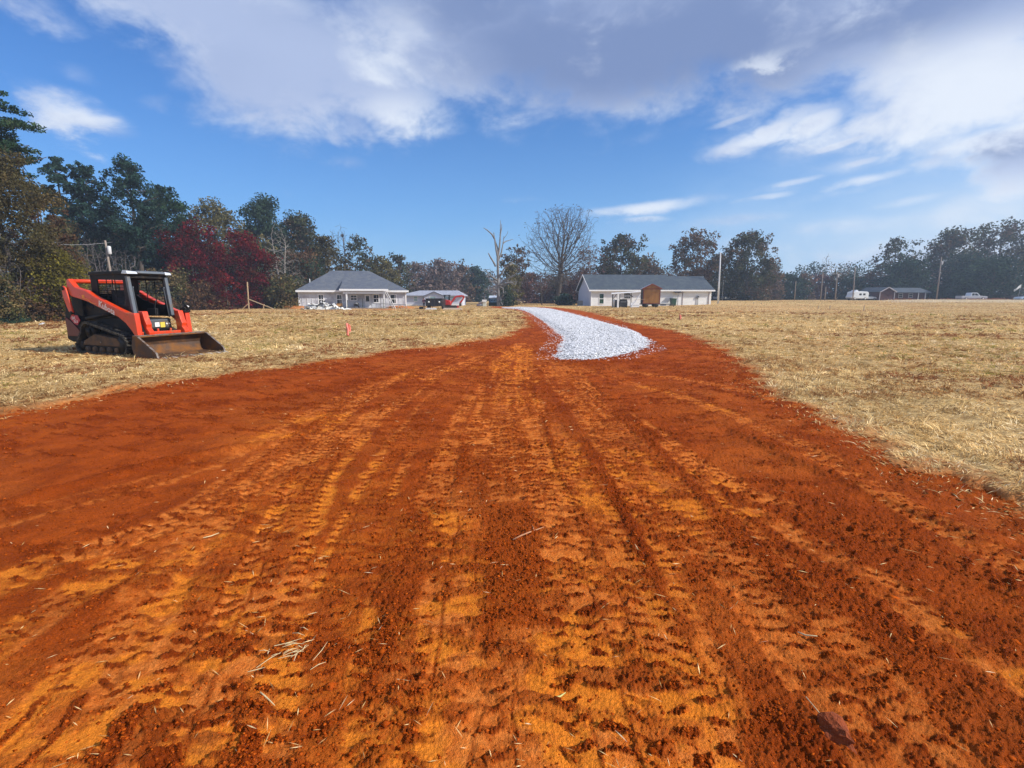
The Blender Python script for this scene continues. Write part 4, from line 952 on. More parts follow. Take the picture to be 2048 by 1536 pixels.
def person(name, label, base, h, face=0.0, pose=0):
    """standing figure grown as one skin; clothes coloured by height"""
    k = h / 1.75
    J = dict(pel=(0, 0, .95), wai=(0, .0, 1.10), che=(0, .01, 1.35), nek=(0, .0, 1.50), hd0=(0, -.02, 1.60), hd1=(0, -.02, 1.70),
             sl=(.18, 0, 1.42), el=(.25, .03, 1.13), wl=(.24, -.08, .90), hl=(.235, -.11, .80), sr=(-.18, 0, 1.42), er=(-.26, .02, 1.14), wr=(-.14, -.17, 1.05), hr=(-.05, -.21, 1.06),
             tl=(.095, 0, .90), kl=(.11, -.02, .50), al=(.12, .02, .10), fl=(.13, -.13, .04), tr=(-.095, 0, .90), kr=(-.12, -.03, .50), ar=(-.14, .02, .10), fr=(-.16, -.13, .04))
    R = dict(pel=.15, wai=.135, che=.16, nek=.062, hd0=.088, hd1=.085, sl=.075, el=.05, wl=.036, hl=.042, sr=.075, er=.05, wr=.036, hr=.042, tl=.095, kl=.068, al=.045, fl=.045, tr=.095, kr=.068, ar=.045, fr=.045)
    E = ['pel wai', 'wai che', 'che nek', 'nek hd0', 'hd0 hd1', 'che sl', 'sl el', 'el wl', 'wl hl', 'che sr', 'sr er', 'er wr', 'wr hr', 'pel tl', 'tl kl', 'kl al', 'al fl', 'pel tr', 'tr kr', 'kr ar', 'ar fr']
    names = list(J); me = bpy.data.meshes.new(name)
    me.from_pydata([tuple(c * k for c in J[n]) for n in names], [tuple(names.index(x) for x in e.split()) for e in E], [])
    o = bpy.data.objects.new(name, me); COL.objects.link(o); o.modifiers.new('Skin', 'SKIN'); sb = o.modifiers.new('Sub', 'SUBSURF'); sb.levels = 2; sb.render_levels = 2
    for n, sv in zip(names, me.skin_vertices[0].data): sv.radius = (R[n] * k, R[n] * k); sv.use_root = (n == 'pel')
    dg = bpy.context.evaluated_depsgraph_get(); m2 = bpy.data.meshes.new_from_object(o.evaluated_get(dg)); bpy.data.objects.remove(o)
    m2.materials.clear()
    for m_ in (SKIN, SHIRT, JEANS, BLACKPLAST): m2.materials.append(m_)
    for p in m2.polygons:
        z = p.center.z / k; x = abs(p.center.x / k)
        hand = (x > .2 and z < .93 and z > .7 and p.center.x > 0) or (p.center.x < 0 and p.center.y / k < -.16 and .9 < z < 1.2)
        p.material_index = 3 if z < .10 else 0 if (z > 1.49 or hand) else 2 if z < .98 else 1
        p.use_smooth = True
    pe = link(name, m2); pe.location = base; pe.rotation_euler = (0, 0, face); tag(pe, label, 'person')
    MB().blob((0, .01 * k, 1.715 * k), .10 * k, 3, 2, .06, (1, 1.05, .72)).build('hair', HAIRM, pe, True)
    for s in (-1, 1): MB().blob((s * .034 * k, -.105 * k, 1.645 * k), .012 * k, 2, 1, 0).build('eye', HAIRM, pe)
    MB().blob((0, -.113 * k, 1.61 * k), .018 * k, 2, 1, 0, (.8, 1.1, 1.2)).build('nose', SKIN, pe)
    MB().box(-.028 * k, .028 * k, -.108 * k, -.098 * k, 1.565 * k, 1.573 * k).build('mouth', CARRED, pe)
    for s in (-1, 1):
        bx_, by_, bz_ = ((.237, -.125, .79) if s > 0 else (-.02, -.235, 1.06))
        for q in range(4): MB().tube([(bx_ * k + (q - 1.5) * .017 * k, by_ * k, bz_ * k), (bx_ * k + (q - 1.5) * .018 * k, (by_ - .012) * k, (bz_ - .05) * k), (bx_ * k + (q - 1.5) * .018 * k, (by_ - .0) * k, (bz_ - .075 - .01 * (q % 2)) * k)], [.009 * k, .008 * k, .006 * k], 6).build('finger', SKIN, pe, True)
        MB().tube([((bx_ + s * -.04) * k, by_ * k, (bz_ + .02) * k), ((bx_ + s * -.055) * k, (by_ - .03) * k, (bz_ - .02) * k)], [.011 * k, .008 * k], 6).build('thumb', SKIN, pe, True)
    return pe
Yp_ = gy(618.3)
person('person', 'person in a plum shirt and dark trousers standing left of the black trailer', (hx(848.6, Yp_), Yp_ - .3, 0), hz(595.8, Yp_), .35)
# small dark thing on the ground left of the person, and boxes near the dead tree
o = thing('tool_box', 'small dark box with handle on the ground left of the person', 'box', (hx(841, Yp_), Yp_ + .3, 0)); MB().box(-.24, .24, -.15, .15, 0, .30).build('case', BLACKPLAST, o, bevel=.02); MB().tube([(-.12, 0, .30), (-.12, 0, .38), (.12, 0, .38), (.12, 0, .30)], .018, 6).build('handle', STEEL, o)
Yd = gy(612.6)
wb = thing('white_tank', 'pale box with bright white lid left of the blue shed', 'box', (hx(969, Yd), Yd, 0)); ww = (hx(973.5, Yd) - hx(965, Yd)) / 2
MB().box(-ww * .85, ww * .8, -.4, .4, 0, hz(604, Yd)).build('box', M('pale_panel', (.60, .60, .52), .8, var=.1), wb, bevel=.02); MB().prism([(-ww, hz(604, Yd)), (ww * .8, hz(604, Yd)), (ww, hz(599.4, Yd)), (-ww * 1.1, hz(599.4, Yd))], -.5, .5).build('lid', WHITEP, wb, bevel=.02)
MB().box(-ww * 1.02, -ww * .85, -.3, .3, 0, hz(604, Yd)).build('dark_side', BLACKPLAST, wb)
bs = thing('blue_shed', 'small faded blue shed with pale roof below the dead tree', 'shed', (hx(987, Yd + 1.5), Yd + 1.5, 0)); bww = (hx(996, Yd) - hx(978, Yd)) / 2; bz0, bz1, bz2 = hz(605, Yd), hz(596.5, Yd), hz(594, Yd)
MB().box(-bww, bww, 0, 2.4, bz0, bz1).build('wall', BLUEP, bs); MB().box(-bww * 1.1, bww * 1.1, .05, 2.3, 0, bz0).build('base', M('dark_green_base', (.025, .045, .035), .9, var=.3), bs)
MB().prismx([(-.25, bz1), (-.25, bz1 + .08), (2.6, bz2 + .25), (2.6, bz2 + .1)], -bww * 1.08, bww * 1.08).build('roof', M('pale_blue_roof', (.50, .56, .64), .6, var=.1), bs)
for k in range(3): MB().box(-bww * .55 + k * .45, -bww * .55 + k * .45 + .22, -.015, .0, bz0 + .3, bz1 - .3).build('window', GLASS, bs)
MB().box(-bww - .01, -bww + .22, -.02, .0, bz0, bz1).build('corner_panel', M('navy', (.03, .05, .13), .7), bs)
pk = thing('feed_sack_pile', 'pinkish sacks piled left of the white lidded box', 'sacks', (hx(960.5, Yd), Yd + .2, 0))
for k, (x, z, r) in enumerate(((-.35, .18, .33), (.15, .2, .36), (-.05, .52, .30), (.3, .75, .22))): MB().blob((x, 0, z), r, k, 2, .08, (1.1, .8, .62)).build('sack', M('sack_pink', (.42, .32, .33), .9, var=.15) if k % 2 == 0 else TARP, pk, True)

# ---- white house on the right, turned a little
Yh = gy(612.1); O2 = P(1181, 612.1); rot2 = math.radians(6)
H2 = thing('white_house', 'long white house with blue grey gable roof and green trash bin at its wall', 'house', (O2.x, O2.y, 0), rot2)
R2 = Matrix.Rotation(-rot2, 3, 'Z')
def l2(px, py, yl=0.0):
    """point on the plane y_local = yl of the white house, in its own frame"""
    d = R2 @ Vector(ray(px, py)); o = R2 @ (Vector((0, 0, CAMH)) - Vector((O2.x, O2.y, 0))); t = (yl - o.y) / d.y; return o + d * t
def X2(px, yl=0.0): return l2(px, 600, yl).x
def Z2(py, yl=0.0): return l2(1290, py, yl).z
LW = X2(1422); D2 = 9.0; ze2 = l2(1190, 582)[2]
MB().box(0, LW, 0, D2, -.3, ze2 + .1).build('wall', SIDING_W, H2)
zr2 = l2(1240, 549.3, D2/2)[2]
for xa, nm in ((.0, 'gable'), (LW - .14, 'gable')): MB().prismx([(.01, ze2 + .1), (D2 - .01, ze2 + .1), (D2/2, zr2 - .25)], xa, xa + .14).build(nm, SIDING_B_SHADE if xa == 0 else SIDING_W, H2)  # left gable is white siding too, its shade put into the bluish colour
MB().box(-.02, -.003, 0, D2, 0, ze2 + .1).build('end_siding_shade', SIDING_B_SHADE, H2)  # bluish skin over the white end wall: shade painted as colour
xs2 = X2(1330, D2/2)
def gab(x0, x1, zr, zl): 
    m = MB(); m.slab([(x0, -.5, zl), (x1, -.5, zl), (x1, D2/2, zr), (x0, D2/2, zr)], .14); m.slab([(x0, D2/2 + .003, zr), (x1, D2/2 + .003, zr), (x1, D2 + .5, zl), (x0, D2 + .5, zl)], .14); return m
zl2 = l2(1190, 579.2, -.5)[2]
r2 = gab(-.45, xs2, zr2, zl2).build('roof', SHING2, H2); gab(xs2 + .004, LW + .4, zr2 - .22, zl2 - .02).build('roof', SHING2, H2)
tm = MB(); tm.box(-.45, LW + .4, -.56, -.5, zl2 - .28, zl2 - .03); tm.box(-.45, LW + .4, -.497, -.01, zl2 - .22, zl2 - .16); tm.build('gutter', TRIM, H2)
ra = MB(); ra.bar((-.47, -.55, zl2 - .12), (-.47, D2/2, zr2 - .10), .05, .22); ra.bar((-.47, D2/2, zr2 - .10), (-.47, D2 + .5, zl2 - .12), .05, .22); ra.build('rake_board', TRIM, H2)
for px in (1180.9, 1363.5, 1416): 
    x = X2(px); MB().box(x - .05 + .1, x + .05 + .1, -.12, -.01, .05, zl2 - .2).build('downspout', SOFFIT if px > 1300 else TRIM, H2)
for a, b_, c, d in ((1198.8, 1207, 588, 607),): 
    f = window(H2, X2((a+b_)/2), 0, Z2(d), Z2(c), X2(b_) - X2(a), fw=.1, glass=glassy('green_glass', (.03, .07, .05)))
window(H2, X2(1254), 0, Z2(597), Z2(586.5), 1.1, fw=.1)
MB().box(X2(1356), X2(1363), -.05, 0, .05, Z2(585.5)).build('door', TRIM, H2)
aw = MB(); aw.slab([(X2(1345.5), -.9, Z2(584) - .12), (X2(1359), -.9, Z2(584) - .12), (X2(1359), -.0, Z2(583) + .1), (X2(1345.5), -.0, Z2(583) + .1)], .06); aw.build('awning', DARKSTEEL, H2)
cm = thing('electric_meter', 'grey electric meter box on a post at the wall of the white house', 'meter', (O2 + (Matrix.Rotation(rot2, 3, 'Z') @ Vector((X2(1395), -.12, 0)))), rot2)
MB().box(-.05, .05, -.05, .05, 0, Z2(595)).build('conduit', STEEL, cm); MB().box(-.19, .19, -.12, .06, Z2(596), Z2(591)).build('box', STEEL, cm, bevel=.02); MB().cyl((0, -.2, Z2(593.2)), (0, -.12, Z2(593.2)), .11).build('dial', GLASS, cm, True); MB().box(-.42, -.26, -.05, .05, Z2(597), Z2(594.5)).build('side_box', STEEL, cm)
def W2(px, yl): 
    v = l2(px, 600, yl); v.z = 0; r = Matrix.Rotation(rot2, 3, 'Z') @ v; return Vector((O2.x + r.x, O2.y + r.y, 0))
ac = thing('air_conditioner', 'grey air conditioner unit beside the gable wall of the white house', 'air conditioner', W2(1162.5, 1.5) + Vector((-.2, 0, 0)), rot2)
MB().box(-.42, .42, -.42, .42, .05, .85).build('casing', M('ac_grey', (.14, .16, .18), .6, var=.15), ac, bevel=.03); MB().box(-.45, .45, -.45, .45, .85, .90).build('top', STEEL, ac); MB().box(-.5, .5, -.5, .5, 0, .05).build('pad', TRIM, ac)
tb_ = thing('trash_bin', 'dark green wheeled trash bin by the white wall', 'trash bin', W2(1346.5, -1.0), rot2)
MB().add([(-.36, -.36, 0.06), (.36, -.36, 0.06), (.36, .36, .06), (-.36, .36, .06), (-.46, -.46, 1.22), (.46, -.46, 1.22), (.46, .46, 1.22), (-.46, .46, 1.22)], [(3,2,1,0),(4,5,6,7),(0,1,5,4),(1,2,6,5),(2,3,7,6),(3,0,4,7)]).build('bin', GREENBIN, tb_, bevel=.03)
MB().prism([(-.5, 1.22), (.5, 1.22), (.46, 1.32), (-.4, 1.36)], -.5, .5).build('lid', GREENBIN, tb_, bevel=.03)
for s in (-1, 1): MB().cyl((s * .40, .36, .13), (s * .46, .36, .13), .13).build('wheel', BLACKPLAST, tb_, True)

# ---- brown shed on a trailer and the open lean-to in front of the white house
Ys = gy(614.6); sx = hx(1303, Ys); SH = thing('trailer_shed', 'brown plywood shed with gable roof standing on a wheeled trailer', 'shed', (sx, Ys, 0), math.radians(-9))
us = Ys / F; sw = 1.28; sz0, sz1, szr = hz(607.5, Ys), hz(577, Ys), hz(567.5, Ys)
MB().box(-sw, sw, 0, 3.6, sz0, sz1).build('wall', CEDAR, SH)
MB().prism([(-sw, sz1), (sw, sz1), (0, szr - .1)], .003, .06).build('gable', CEDAR, SH); MB().prism([(-sw, sz1), (sw, sz1), (0, szr - .1)], 3.5, 3.597).build('gable', CEDAR, SH)
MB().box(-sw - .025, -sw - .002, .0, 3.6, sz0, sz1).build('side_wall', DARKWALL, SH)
tr_ = MB()
for x in (-sw, sw - .12): tr_.box(x, x + .12, -.03, -.002, sz0, sz1)
tr_.box(-sw + .12, sw - .12, -.03, -.002, sz1 - .12, sz1); tr_.box(-sw + .12, sw - .12, -.03, -.002, sz0, sz0 + .1); tr_.build('trim', REDTRIM, SH)
srf = MB(); srf.slab([(-sw - .25, -.3, sz1 - .05), (0, -.3, szr), (0, 3.9, szr), (-sw - .25, 3.9, sz1 - .05)], .07); SRO = srf.build('roof', GREYROOF, SH); srf2 = MB(); srf2.slab([(.003, -.3, szr), (sw + .2, -.3, sz1 - .02), (sw + .2, 3.9, sz1 - .02), (.003, 3.9, szr)], .07); srf2.build('roof', REDTRIM, SH)
bf = MB(); bf.bar((-sw - .22, -.33, sz1 - .10), (0, -.33, szr - .05), .04, .15); bf.bar((0, -.33, szr - .05), (sw + .18, -.33, sz1 - .07), .04, .15); bf.build('barge_board', REDTRIM, SH)
tf = MB(); tf.box(-sw - .3, sw + .9, .2, .34, sz0 - .14, sz0 - .02); tf.box(-sw - .3, sw + .9, 3.2, 3.34, sz0 - .14, sz0 - .02); tf.bar((sw + .85, .27, sz0 - .08), (sw + 2.2, 1.2, sz0 - .10), .10); tf.bar((sw + .85, 3.2, sz0 - .08), (sw + 2.2, 1.3, sz0 - .10), .10); tf.bar((sw + 2.2, 1.25, sz0 - .1), (sw + 2.2, 1.25, 0), .08); tf.build('chassis', DARKSTEEL, SH)
for x in (-.75, .75):
    for y in (.1, 3.3): MB().cyl((x, y - .12, .33), (x, y + .12, .33), .33, n=18).build('wheel', RUBBER, SH, True)
Yk = gy(615.2); LT = thing('lean_to', 'open lean to with thin white roof and posts left of the brown shed', 'shelter', (0, 0, 0))
MB().slab([at(1223, 587.4, Yk), at(1282, 583.2, Yk), at(1279, 582.4, Yk + 3.0), at(1223, 585.6, Yk + 3.0)], .08).build('roof', WHITEP, LT)
for px, py, dy, m_, wd in ((1225, 588, .1, DARKSTEEL, .12), (1236, 586.5, .15, WHITEP, .26), (1239.5, 588, .9, DARKSTEEL, .09), (1225.5, 588, 2.8, DARKSTEEL, .1), (1262, 586, 2.8, DARKSTEEL, .1)):
    c = at(px, 600, Yk + dy); zt_ = at(px, py, Yk + dy).z; MB().box(c.x - wd/2, c.x + wd/2, Yk + dy - wd/2, Yk + dy + wd/2, 0, zt_).build('post', m_, LT)
MB().bar(at(1227, 597, Yk + .1), at(1233, 588.5, Yk + .1), .08).build('knee_brace', DARKSTEEL, LT); MB().bar(at(1257, 588, Yk + 1.0), at(1266, 594, Yk + 1.0), .10).build('knee_brace', DARKSTEEL, LT)
sm = thing('smoker', 'big black covered smoker under the white lean to roof', 'smoker', (hx(1246, Yk + .8), Yk + .8, 0)); 
MB().box(-.62, .62, -.4, .4, .12, .95).build('body', BLACKPLAST, sm, bevel=.06); MB().prism([(-.55, .95), (.6, .95), (.5, 1.22), (-.35, 1.22)], -.38, .38).build('lid', BLACKPLAST, sm, bevel=.05); MB().box(-.4, .4, -.43, -.40, .80, .86).build('handle', STEEL, sm)
for s in (-1, 1): MB().cyl((s * .5, -.3, .14), (s * .56, -.3, .14), .14).build('wheel', BLACKPLAST, sm, True)
bg_ = thing('gas_cylinder', 'white gas cylinder standing inside the lean to by the left post', 'gas cylinder', (hx(1228, Yk + 1), Yk + 1, 0)); MB().tube([(0, 0, 0), (0, 0, 1.0), (0, 0, 1.12), (0, 0, 1.18)], [.18, .18, .12, .05], 14).build('tank', WHITEP, bg_, True); MB().cyl((0, 0, 1.18), (0, 0, 1.28), .05).build('valve', STEEL, bg_)
pb = thing('plastic_barrel', 'dark barrel standing between the lean to posts', 'barrel', (hx(1232, Yk + 1.2), Yk + 1.2, 0)); MB().tube([(0, 0, 0), (0, 0, .1), (0, 0, .55), (0, 0, 1.0), (0, 0, 1.1)], [.24, .27, .30, .27, .24], 16).build('drum', BLACKPLAST, pb, True); MB().cyl((0, 0, 1.1), (0, 0, 1.13), .22).build('lid', GREENBIN, pb)
wp = thing('storage_crate', 'low white crate in front of the dark side of the brown shed', 'crate', (hx(1270, Yk - .2), Yk - .2, 0), .05); MB().box(-.68, .62, -.2, .2, .05, hz(606.5, Yk)).build('box', TRIM, wp, bevel=.02); MB().box(-.66, .60, -.215, -.203, .3, .34).build('seam', STEEL, wp)
for s in (-1, 1): MB().box(s * .5 - .05, s * .5 + .05, -.15, .15, 0, .05).build('foot', DARKSTEEL, wp)
bd = thing('leaning_board', 'long pale board leaning across the dark side of the brown shed', 'board', (0, 0, 0)); MB().bar((at(1262, 612, Yk - .5).x, Yk - .5, .03), at(1280.5, 588.5, Yk - .12), .20, .05).build('plank', TRIM, bd); MB().bar(at(1268, 600, Yk - .55), at(1290, 598.6, Yk - .55), .08, .04).build('cross_board', WOODRAW, bd)
tbl = thing('folding_table', 'white folding table standing under the lean to roof', 'table', (hx(1257, Yk + 1.6), Yk + 1.6, 0)); MB().box(-.8, .8, -.35, .35, .72, .77).build('table_top', WHITEP, tbl)
for x in (-.7, .7):
    for y in (-.28, .28): MB().cyl((x, y, 0), (x * .9, y, .72), .022, n=6).build('leg', STEEL, tbl)
hl = thing('wire_rack', 'white wire rack hung with tools at the back of the lean to', 'rack', (hx(1254, Yk + 2.6), Yk + 2.6, 0))
wr = MB()
for k in range(7): wr.bar((-.8 + k * .26, 0, .9), (-.8 + k * .26, 0, 2.0), .03)
for k in range(4): wr.bar((-.8, .03, .95 + k * .33), (.78, .03, .95 + k * .33), .03)
wr.build('grid', TRIM, hl); MB().box(-.5, .2, -.06, -.02, 1.95, 2.2).build('tool_roll', DARKWALL, hl)
for x in (-.8, .78): MB().box(x - .03, x + .03, -.02, .02, 0, .95).build('leg', TRIM, hl)

# ---- vehicles
def wheels(T_, xs, yo, r, w=.22):
    for x in xs:
        for s in (-1, 1):
            wh = MB().cyl((x, s * (yo - w), r), (x, s * yo, r), r, n=20).build('wheel', RUBBER, T_, True); MB().cyl((x, s * (yo - .02), r), (x, s * (yo + .012), r), r * .58, n=14).build('rim', STEEL, wh, True)
CARW = M('white_car_paint', (.66, .70, .74), .3, var=.04, scale=2, coat=.4); CARB = M('pale_blue_car_paint', (.38, .52, .68), .3, var=.05, scale=2, coat=.4); CARG = M('lower_grey_paint', (.42, .43, .47), .4, var=.06, scale=2)
def pickup(label, loc, rz):
    T_ = thing('pickup_truck', label, 'pickup truck', loc, rz)
    b = MB().prism([(-2.85, .45), (2.75, .40), (2.82, .70), (2.72, .98), (1.25, 1.10), (-.75, 1.10), (-2.85, 1.08)], -.95, .95); b.build('body', CARG, T_, bevel=.06)
    MB().prism([(1.15, 1.10), (2.74, .98), (2.80, .86), (1.15, .92)], -.90, .90).build('hood', CARW, T_, bevel=.03)
    MB().prism([(-.85, 1.08), (-.72, 1.72), (-.55, 1.80), (.45, 1.80), (.65, 1.72), (1.30, 1.10)], -.80, .80).build('cab', CARW, T_, bevel=.05)
    for s in (-1, 1):
        MB().prism([(-.62, 1.16), (-.52, 1.66), (-.02, 1.68), (-.02, 1.16)], .80 * s if s > 0 else -.815, .815 if s > 0 else -.80).build('rear_window', GLASS, T_); MB().prism([(.08, 1.16), (.08, 1.68), (.48, 1.66), (.98, 1.16)], .80 * s if s > 0 else -.815, .815 if s > 0 else -.80).build('side_window', GLASS, T_)
        MB().box(2.66, 2.80, s * .72 - .16, s * .72 + .16, .74, .90).build('headlight', LAMP, T_, bevel=.02)
    MB().slab([(.70, -.70, 1.70), (.70, .70, 1.70), (1.24, .74, 1.16), (1.24, -.74, 1.16)], .012).build('windscreen', GLASS_T, T_)
    MB().box(2.74, 2.90, -.92, .92, .42, .62).build('bumper', BLACKPLAST, T_, bevel=.03); MB().box(-2.6, -.95, -.78, .78, 1.06, 1.095).build('bed', BLACKPLAST, T_)
    wheels(T_, (-1.85, 1.80), .97, .39); return T_
def on(px, Y, dz=0.0): 
    x = hx(px, Y); return Vector((x, Y, gz(x, Y) + dz))
pickup('white four door pickup truck parked in front of the right hand trees', on(1942, 118), math.radians(-4))
def sedan(label, loc, rz, paint, name='parked_car'):
    T_ = thing(name, label, 'car', loc, rz)
    MB().prism([(-2.2, .35), (2.2, .32), (2.25, .62), (2.05, .80), (.95, .92), (-1.6, .95), (-2.2, .88)], -.86, .86).build('body', paint, T_, bevel=.07)
    MB().prism([(-1.55, .93), (-.9, 1.38), (.1, 1.43), (.95, .92)], -.72, .72).build('cabin', GLASS, T_, bevel=.05); MB().prism([(-.98, 1.36), (-.85, 1.41), (.05, 1.455), (.18, 1.41)], -.70, .70).build('roof', paint, T_, bevel=.03)
    for s in (-1, 1): MB().box(2.12, 2.23, s * .62 - .15, s * .62 + .15, .60, .74).build('headlight', LAMP, T_, bevel=.02)
    wheels(T_, (-1.35, 1.40), .87, .31); return T_
sedan('pale blue car cut off by the right edge near the flag', on(2054, 112), math.radians(178), CARB)
sedan('low white car parked in front of the white box trailer', on(1446, 128), 0.1, CARW)
c_ = on(1445, 135); BX = thing('box_trailer', 'long white box trailer with dark door right of the white house', 'trailer', c_, .03)
MB().box(-3.0, 3.0, -1.2, 1.2, .55, 2.3).build('body', CARG, BX, bevel=.05); MB().box(1.2, 2.0, -1.215, -1.2, 1.0, 2.45).build('door', M('navy_door', (.07, .08, .14), .6), BX); MB().box(-3.02, 3.02, -1.22, 1.22, 2.3, 2.36).build('roof', CARW, BX); MB().bar((-3.0, 0, .6), (-4.2, 0, .5), .1).build('drawbar', DARKSTEEL, BX)
for x in (-.4, .5):
    for s in (-1, 1): MB().cyl((x, s * 1.0, .36), (x, s * 1.22, .36), .36, n=16).build('wheel', RUBBER, BX, True)
c_ = on(1712, 128); RV = thing('camper', 'white camper van parked left of the brick house', 'camper', c_, math.radians(184))
MB().prism([(-2.4, .45), (1.9, .45), (2.2, .75), (1.9, 1.25), (1.75, 2.05), (.9, 2.25), (-2.0, 2.15), (-2.4, 1.9)], -1.05, 1.05).build('body', CARW, RV, bevel=.10); MB().prism([(1.55, 1.35), (1.84, 1.3), (1.72, 1.85), (1.5, 1.85)], -1.07, 1.07).build('windscreen', GLASS, RV)
for x in (-1.2, -.2): MB().box(x - .3, x + .3, -1.065, 1.065, 1.25, 1.7).build('side_window', GLASS, RV)
MB().prism([(.1, 2.2), (1.2, 2.18), (.9, 2.55), (.4, 2.6)], -.7, .7).build('roof_pod', CARW, RV, bevel=.05); wheels(RV, (-1.5, 1.2), 1.07, .36)
sedan('white car with its nose showing right of the camper', on(1733, 130), math.radians(0), CARW)

# ---- brick house on the right
Yb = 128.0; bz_ = gz(hx(1800, Yb), Yb); BH = thing('brick_house', 'dark brown brick house with gable wing among tall dry weeds', 'house', (0, 0, 0))
ga, gb = hx(1757, Yb), hx(1788.5, Yb); bze = hz(583.2, Yb); bzr = hz(574, Yb)
MB().box(ga + .2, gb - .2, Yb, Yb + 8, bz_ - .3, bze).build('wing_wall', BRICK, BH); MB().prism([(ga + .2, bze), (gb - .2, bze), ((ga + gb)/2, bzr - .15)], Yb + .002, Yb + .2).build('gable', BRICK, BH)
wr_ = MB(); gm = (ga + gb) / 2
wr_.slab([(ga - .1, Yb - .4, bze - .05), (gm, Yb - .4, bzr), (gm, Yb + 8, bzr), (ga - .1, Yb + 8, bze - .05)], .12); wr_.slab([(gm + .003, Yb - .4, bzr), (gb + .1, Yb - .4, bze - .05), (gb + .1, Yb + 8, bze - .05), (gm + .003, Yb + 8, bzr)], .12); wr_.build('wing_roof', SHING2, BH)
tt = MB(); tt.bar((ga - .1, Yb - .45, bze - .12), (gm, Yb - .45, bzr - .06), .06, .2); tt.bar((gm, Yb - .45, bzr - .06), (gb + .1, Yb - .45, bze - .12), .06, .2); tt.build('rake_board', M('dull_trim', (.40, .38, .42), .7), BH)
for x in (ga + .15, gb - .15): MB().box(x - .08, x + .08, Yb - .1, Yb - .02, bz_ - .2, bze).build('downspout', M('dull_trim2', (.34, .33, .38), .7), BH)
mx = hx(1851, Yb + 2); MB().box(gb - .2, mx, Yb + 2, Yb + 8, bz_ - .3, bze - .1).build('wall', BRICK, BH)
mr = MB(); mr.slab([(gb, Yb + .8, bze - .2), (mx + .5, Yb + .8, bze - .2), (mx + .5, Yb + 5, bzr - .1), (gb, Yb + 5, bzr - .1)], .12); mr.slab([(gb, Yb + 5.003, bzr - .1), (mx + .5, Yb + 5.003, bzr - .1), (mx + .5, Yb + 9, bze - .2), (gb, Yb + 9, bze - .2)], .12); mr.build('roof', SHING2, BH)
for px in (1800, 1820): window(BH, hx(px, Yb + 2), Yb + 2, bz_ + .7, bze - .5, .9, fw=.1, frame=CARG)
for px in (1836, 1850): MB().box(hx(px, Yb + 1) - .08, hx(px, Yb + 1) + .08, Yb + 1.0, Yb + 1.16, bz_ - .2, bze - .3).build('porch_post', CARG, BH)
# dark bin by the right edge, flag
c_ = on(2024, 116); db_ = thing('dumpster', 'dark open dumpster standing left of the flag pole', 'dumpster', c_, .05); MB().prism([(-.95, .1), (.95, .1), (1.0, 1.05), (-1.0, 1.05)], -.6, .6).build('bin', BLACKPLAST, db_, bevel=.03); MB().box(-1.06, 1.06, -.66, .66, 1.05, 1.13).build('rim', DARKSTEEL, db_); 
for s in (-.6, .6): MB().box(s - .06, s + .06, -.64, -.6, .12, 1.05).build('rib', DARKSTEEL, db_)
c_ = on(2035, 114); fz = hz(568.5, 114); fp_ = thing('flag_pole', 'thin flag pole with drooping white flag near the right edge', 'flag', c_)
MB().tube([(0, 0, 0), (.12, 0, (fz - c_.z) * .5), (.26, 0, fz - c_.z)], [.045, .04, .025], 8).build('pole', STEEL, fp_, True)
fl = MB(); gx, gyn = 9, 6; vs = []
for i in range(gx):
    for j in range(gyn):
        u, v = i / (gx - 1), j / (gyn - 1); vs.append((.24 - 1.35 * u + .02 * v, .10 * math.sin(u * 7 + v * 2) * u, fz - c_.z - .06 - 1.05 * u - .62 * v * (1 - .15 * u) + .06 * math.sin(u * 6)))
fl.add(vs, [(i*gyn+j, (i+1)*gyn+j, (i+1)*gyn+j+1, i*gyn+j+1) for i in range(gx-1) for j in range(gyn-1)])
f_ = fl.build('flag_cloth', TARP, fp_, True); f_.modifiers.new('Solidify', 'SOLIDIFY').thickness = .012

# ---- poles
def pole(label, px, base_py, top_py, Y, r=.14, lean=0.0, mat=POLEW, kit='', rz=0, gname='utility poles along the far road', name='utility_pole', cat='pole'):
    c = on(px, Y); h = hz(top_py, Y) - c.z; T_ = thing(name, label, cat, c, rz, gname)
    top = Vector((lean * h, 0, h))
    MB().tube([(0, 0, -.3), top * .5, top], [r, r * .85, r * .68], 10).build('shaft', mat, T_, True)
    if 't' in kit: MB().tube([top * .86 + Vector((.30, -.05, -.35)), top * .86 + Vector((.30, -.05, -.30)), top * .86 + Vector((.30, -.05, .40)), top * .86 + Vector((.30, -.05, .46))], [.14, .17, .17, .10], 12).build('transformer', POLEG, T_, True)
    if 'c' in kit: MB().bar(top * .93 + Vector((-1.1, 0, 0)), top * .93 + Vector((1.1, 0, 0)), .10, .12).build('crossarm', mat, T_)
    if 'c' in kit:
        for q in (-1, 0, 1): MB().cyl(top * .93 + Vector((q, 0, .06)), top * .93 + Vector((q, 0, .22)), .05, n=8).build('insulator', LAMP, T_, True)
    if 'l' in kit:
        MB().tube([top + Vector((0, 0, -.1)), top + Vector((.5, -.1, .12)), top + Vector((1.0, -.15, .05))], .035, 6).build('lamp_arm', STEEL, T_, True); MB().blob((top + Vector((-.15, -.1, .05)))[:], .28, 4, 2, .03, (1.5, .8, .5)).build('lamp_head', LAMP, T_, True)
    return T_
pole('leaning grey utility pole with transformer behind the track loader', 230.5, 600, 481, 52, .12, -.03, POLEW, 't', 0, None)
wr_ = MB(); a, b_ = at(223, 484.5, 52), at(70, 484, 47)
pts = [a.lerp(b_, t / 8) + Vector((0, 0, -.25 * math.sin(math.pi * t / 8))) for t in range(9)]; wr_.tube(pts, .014, 5)
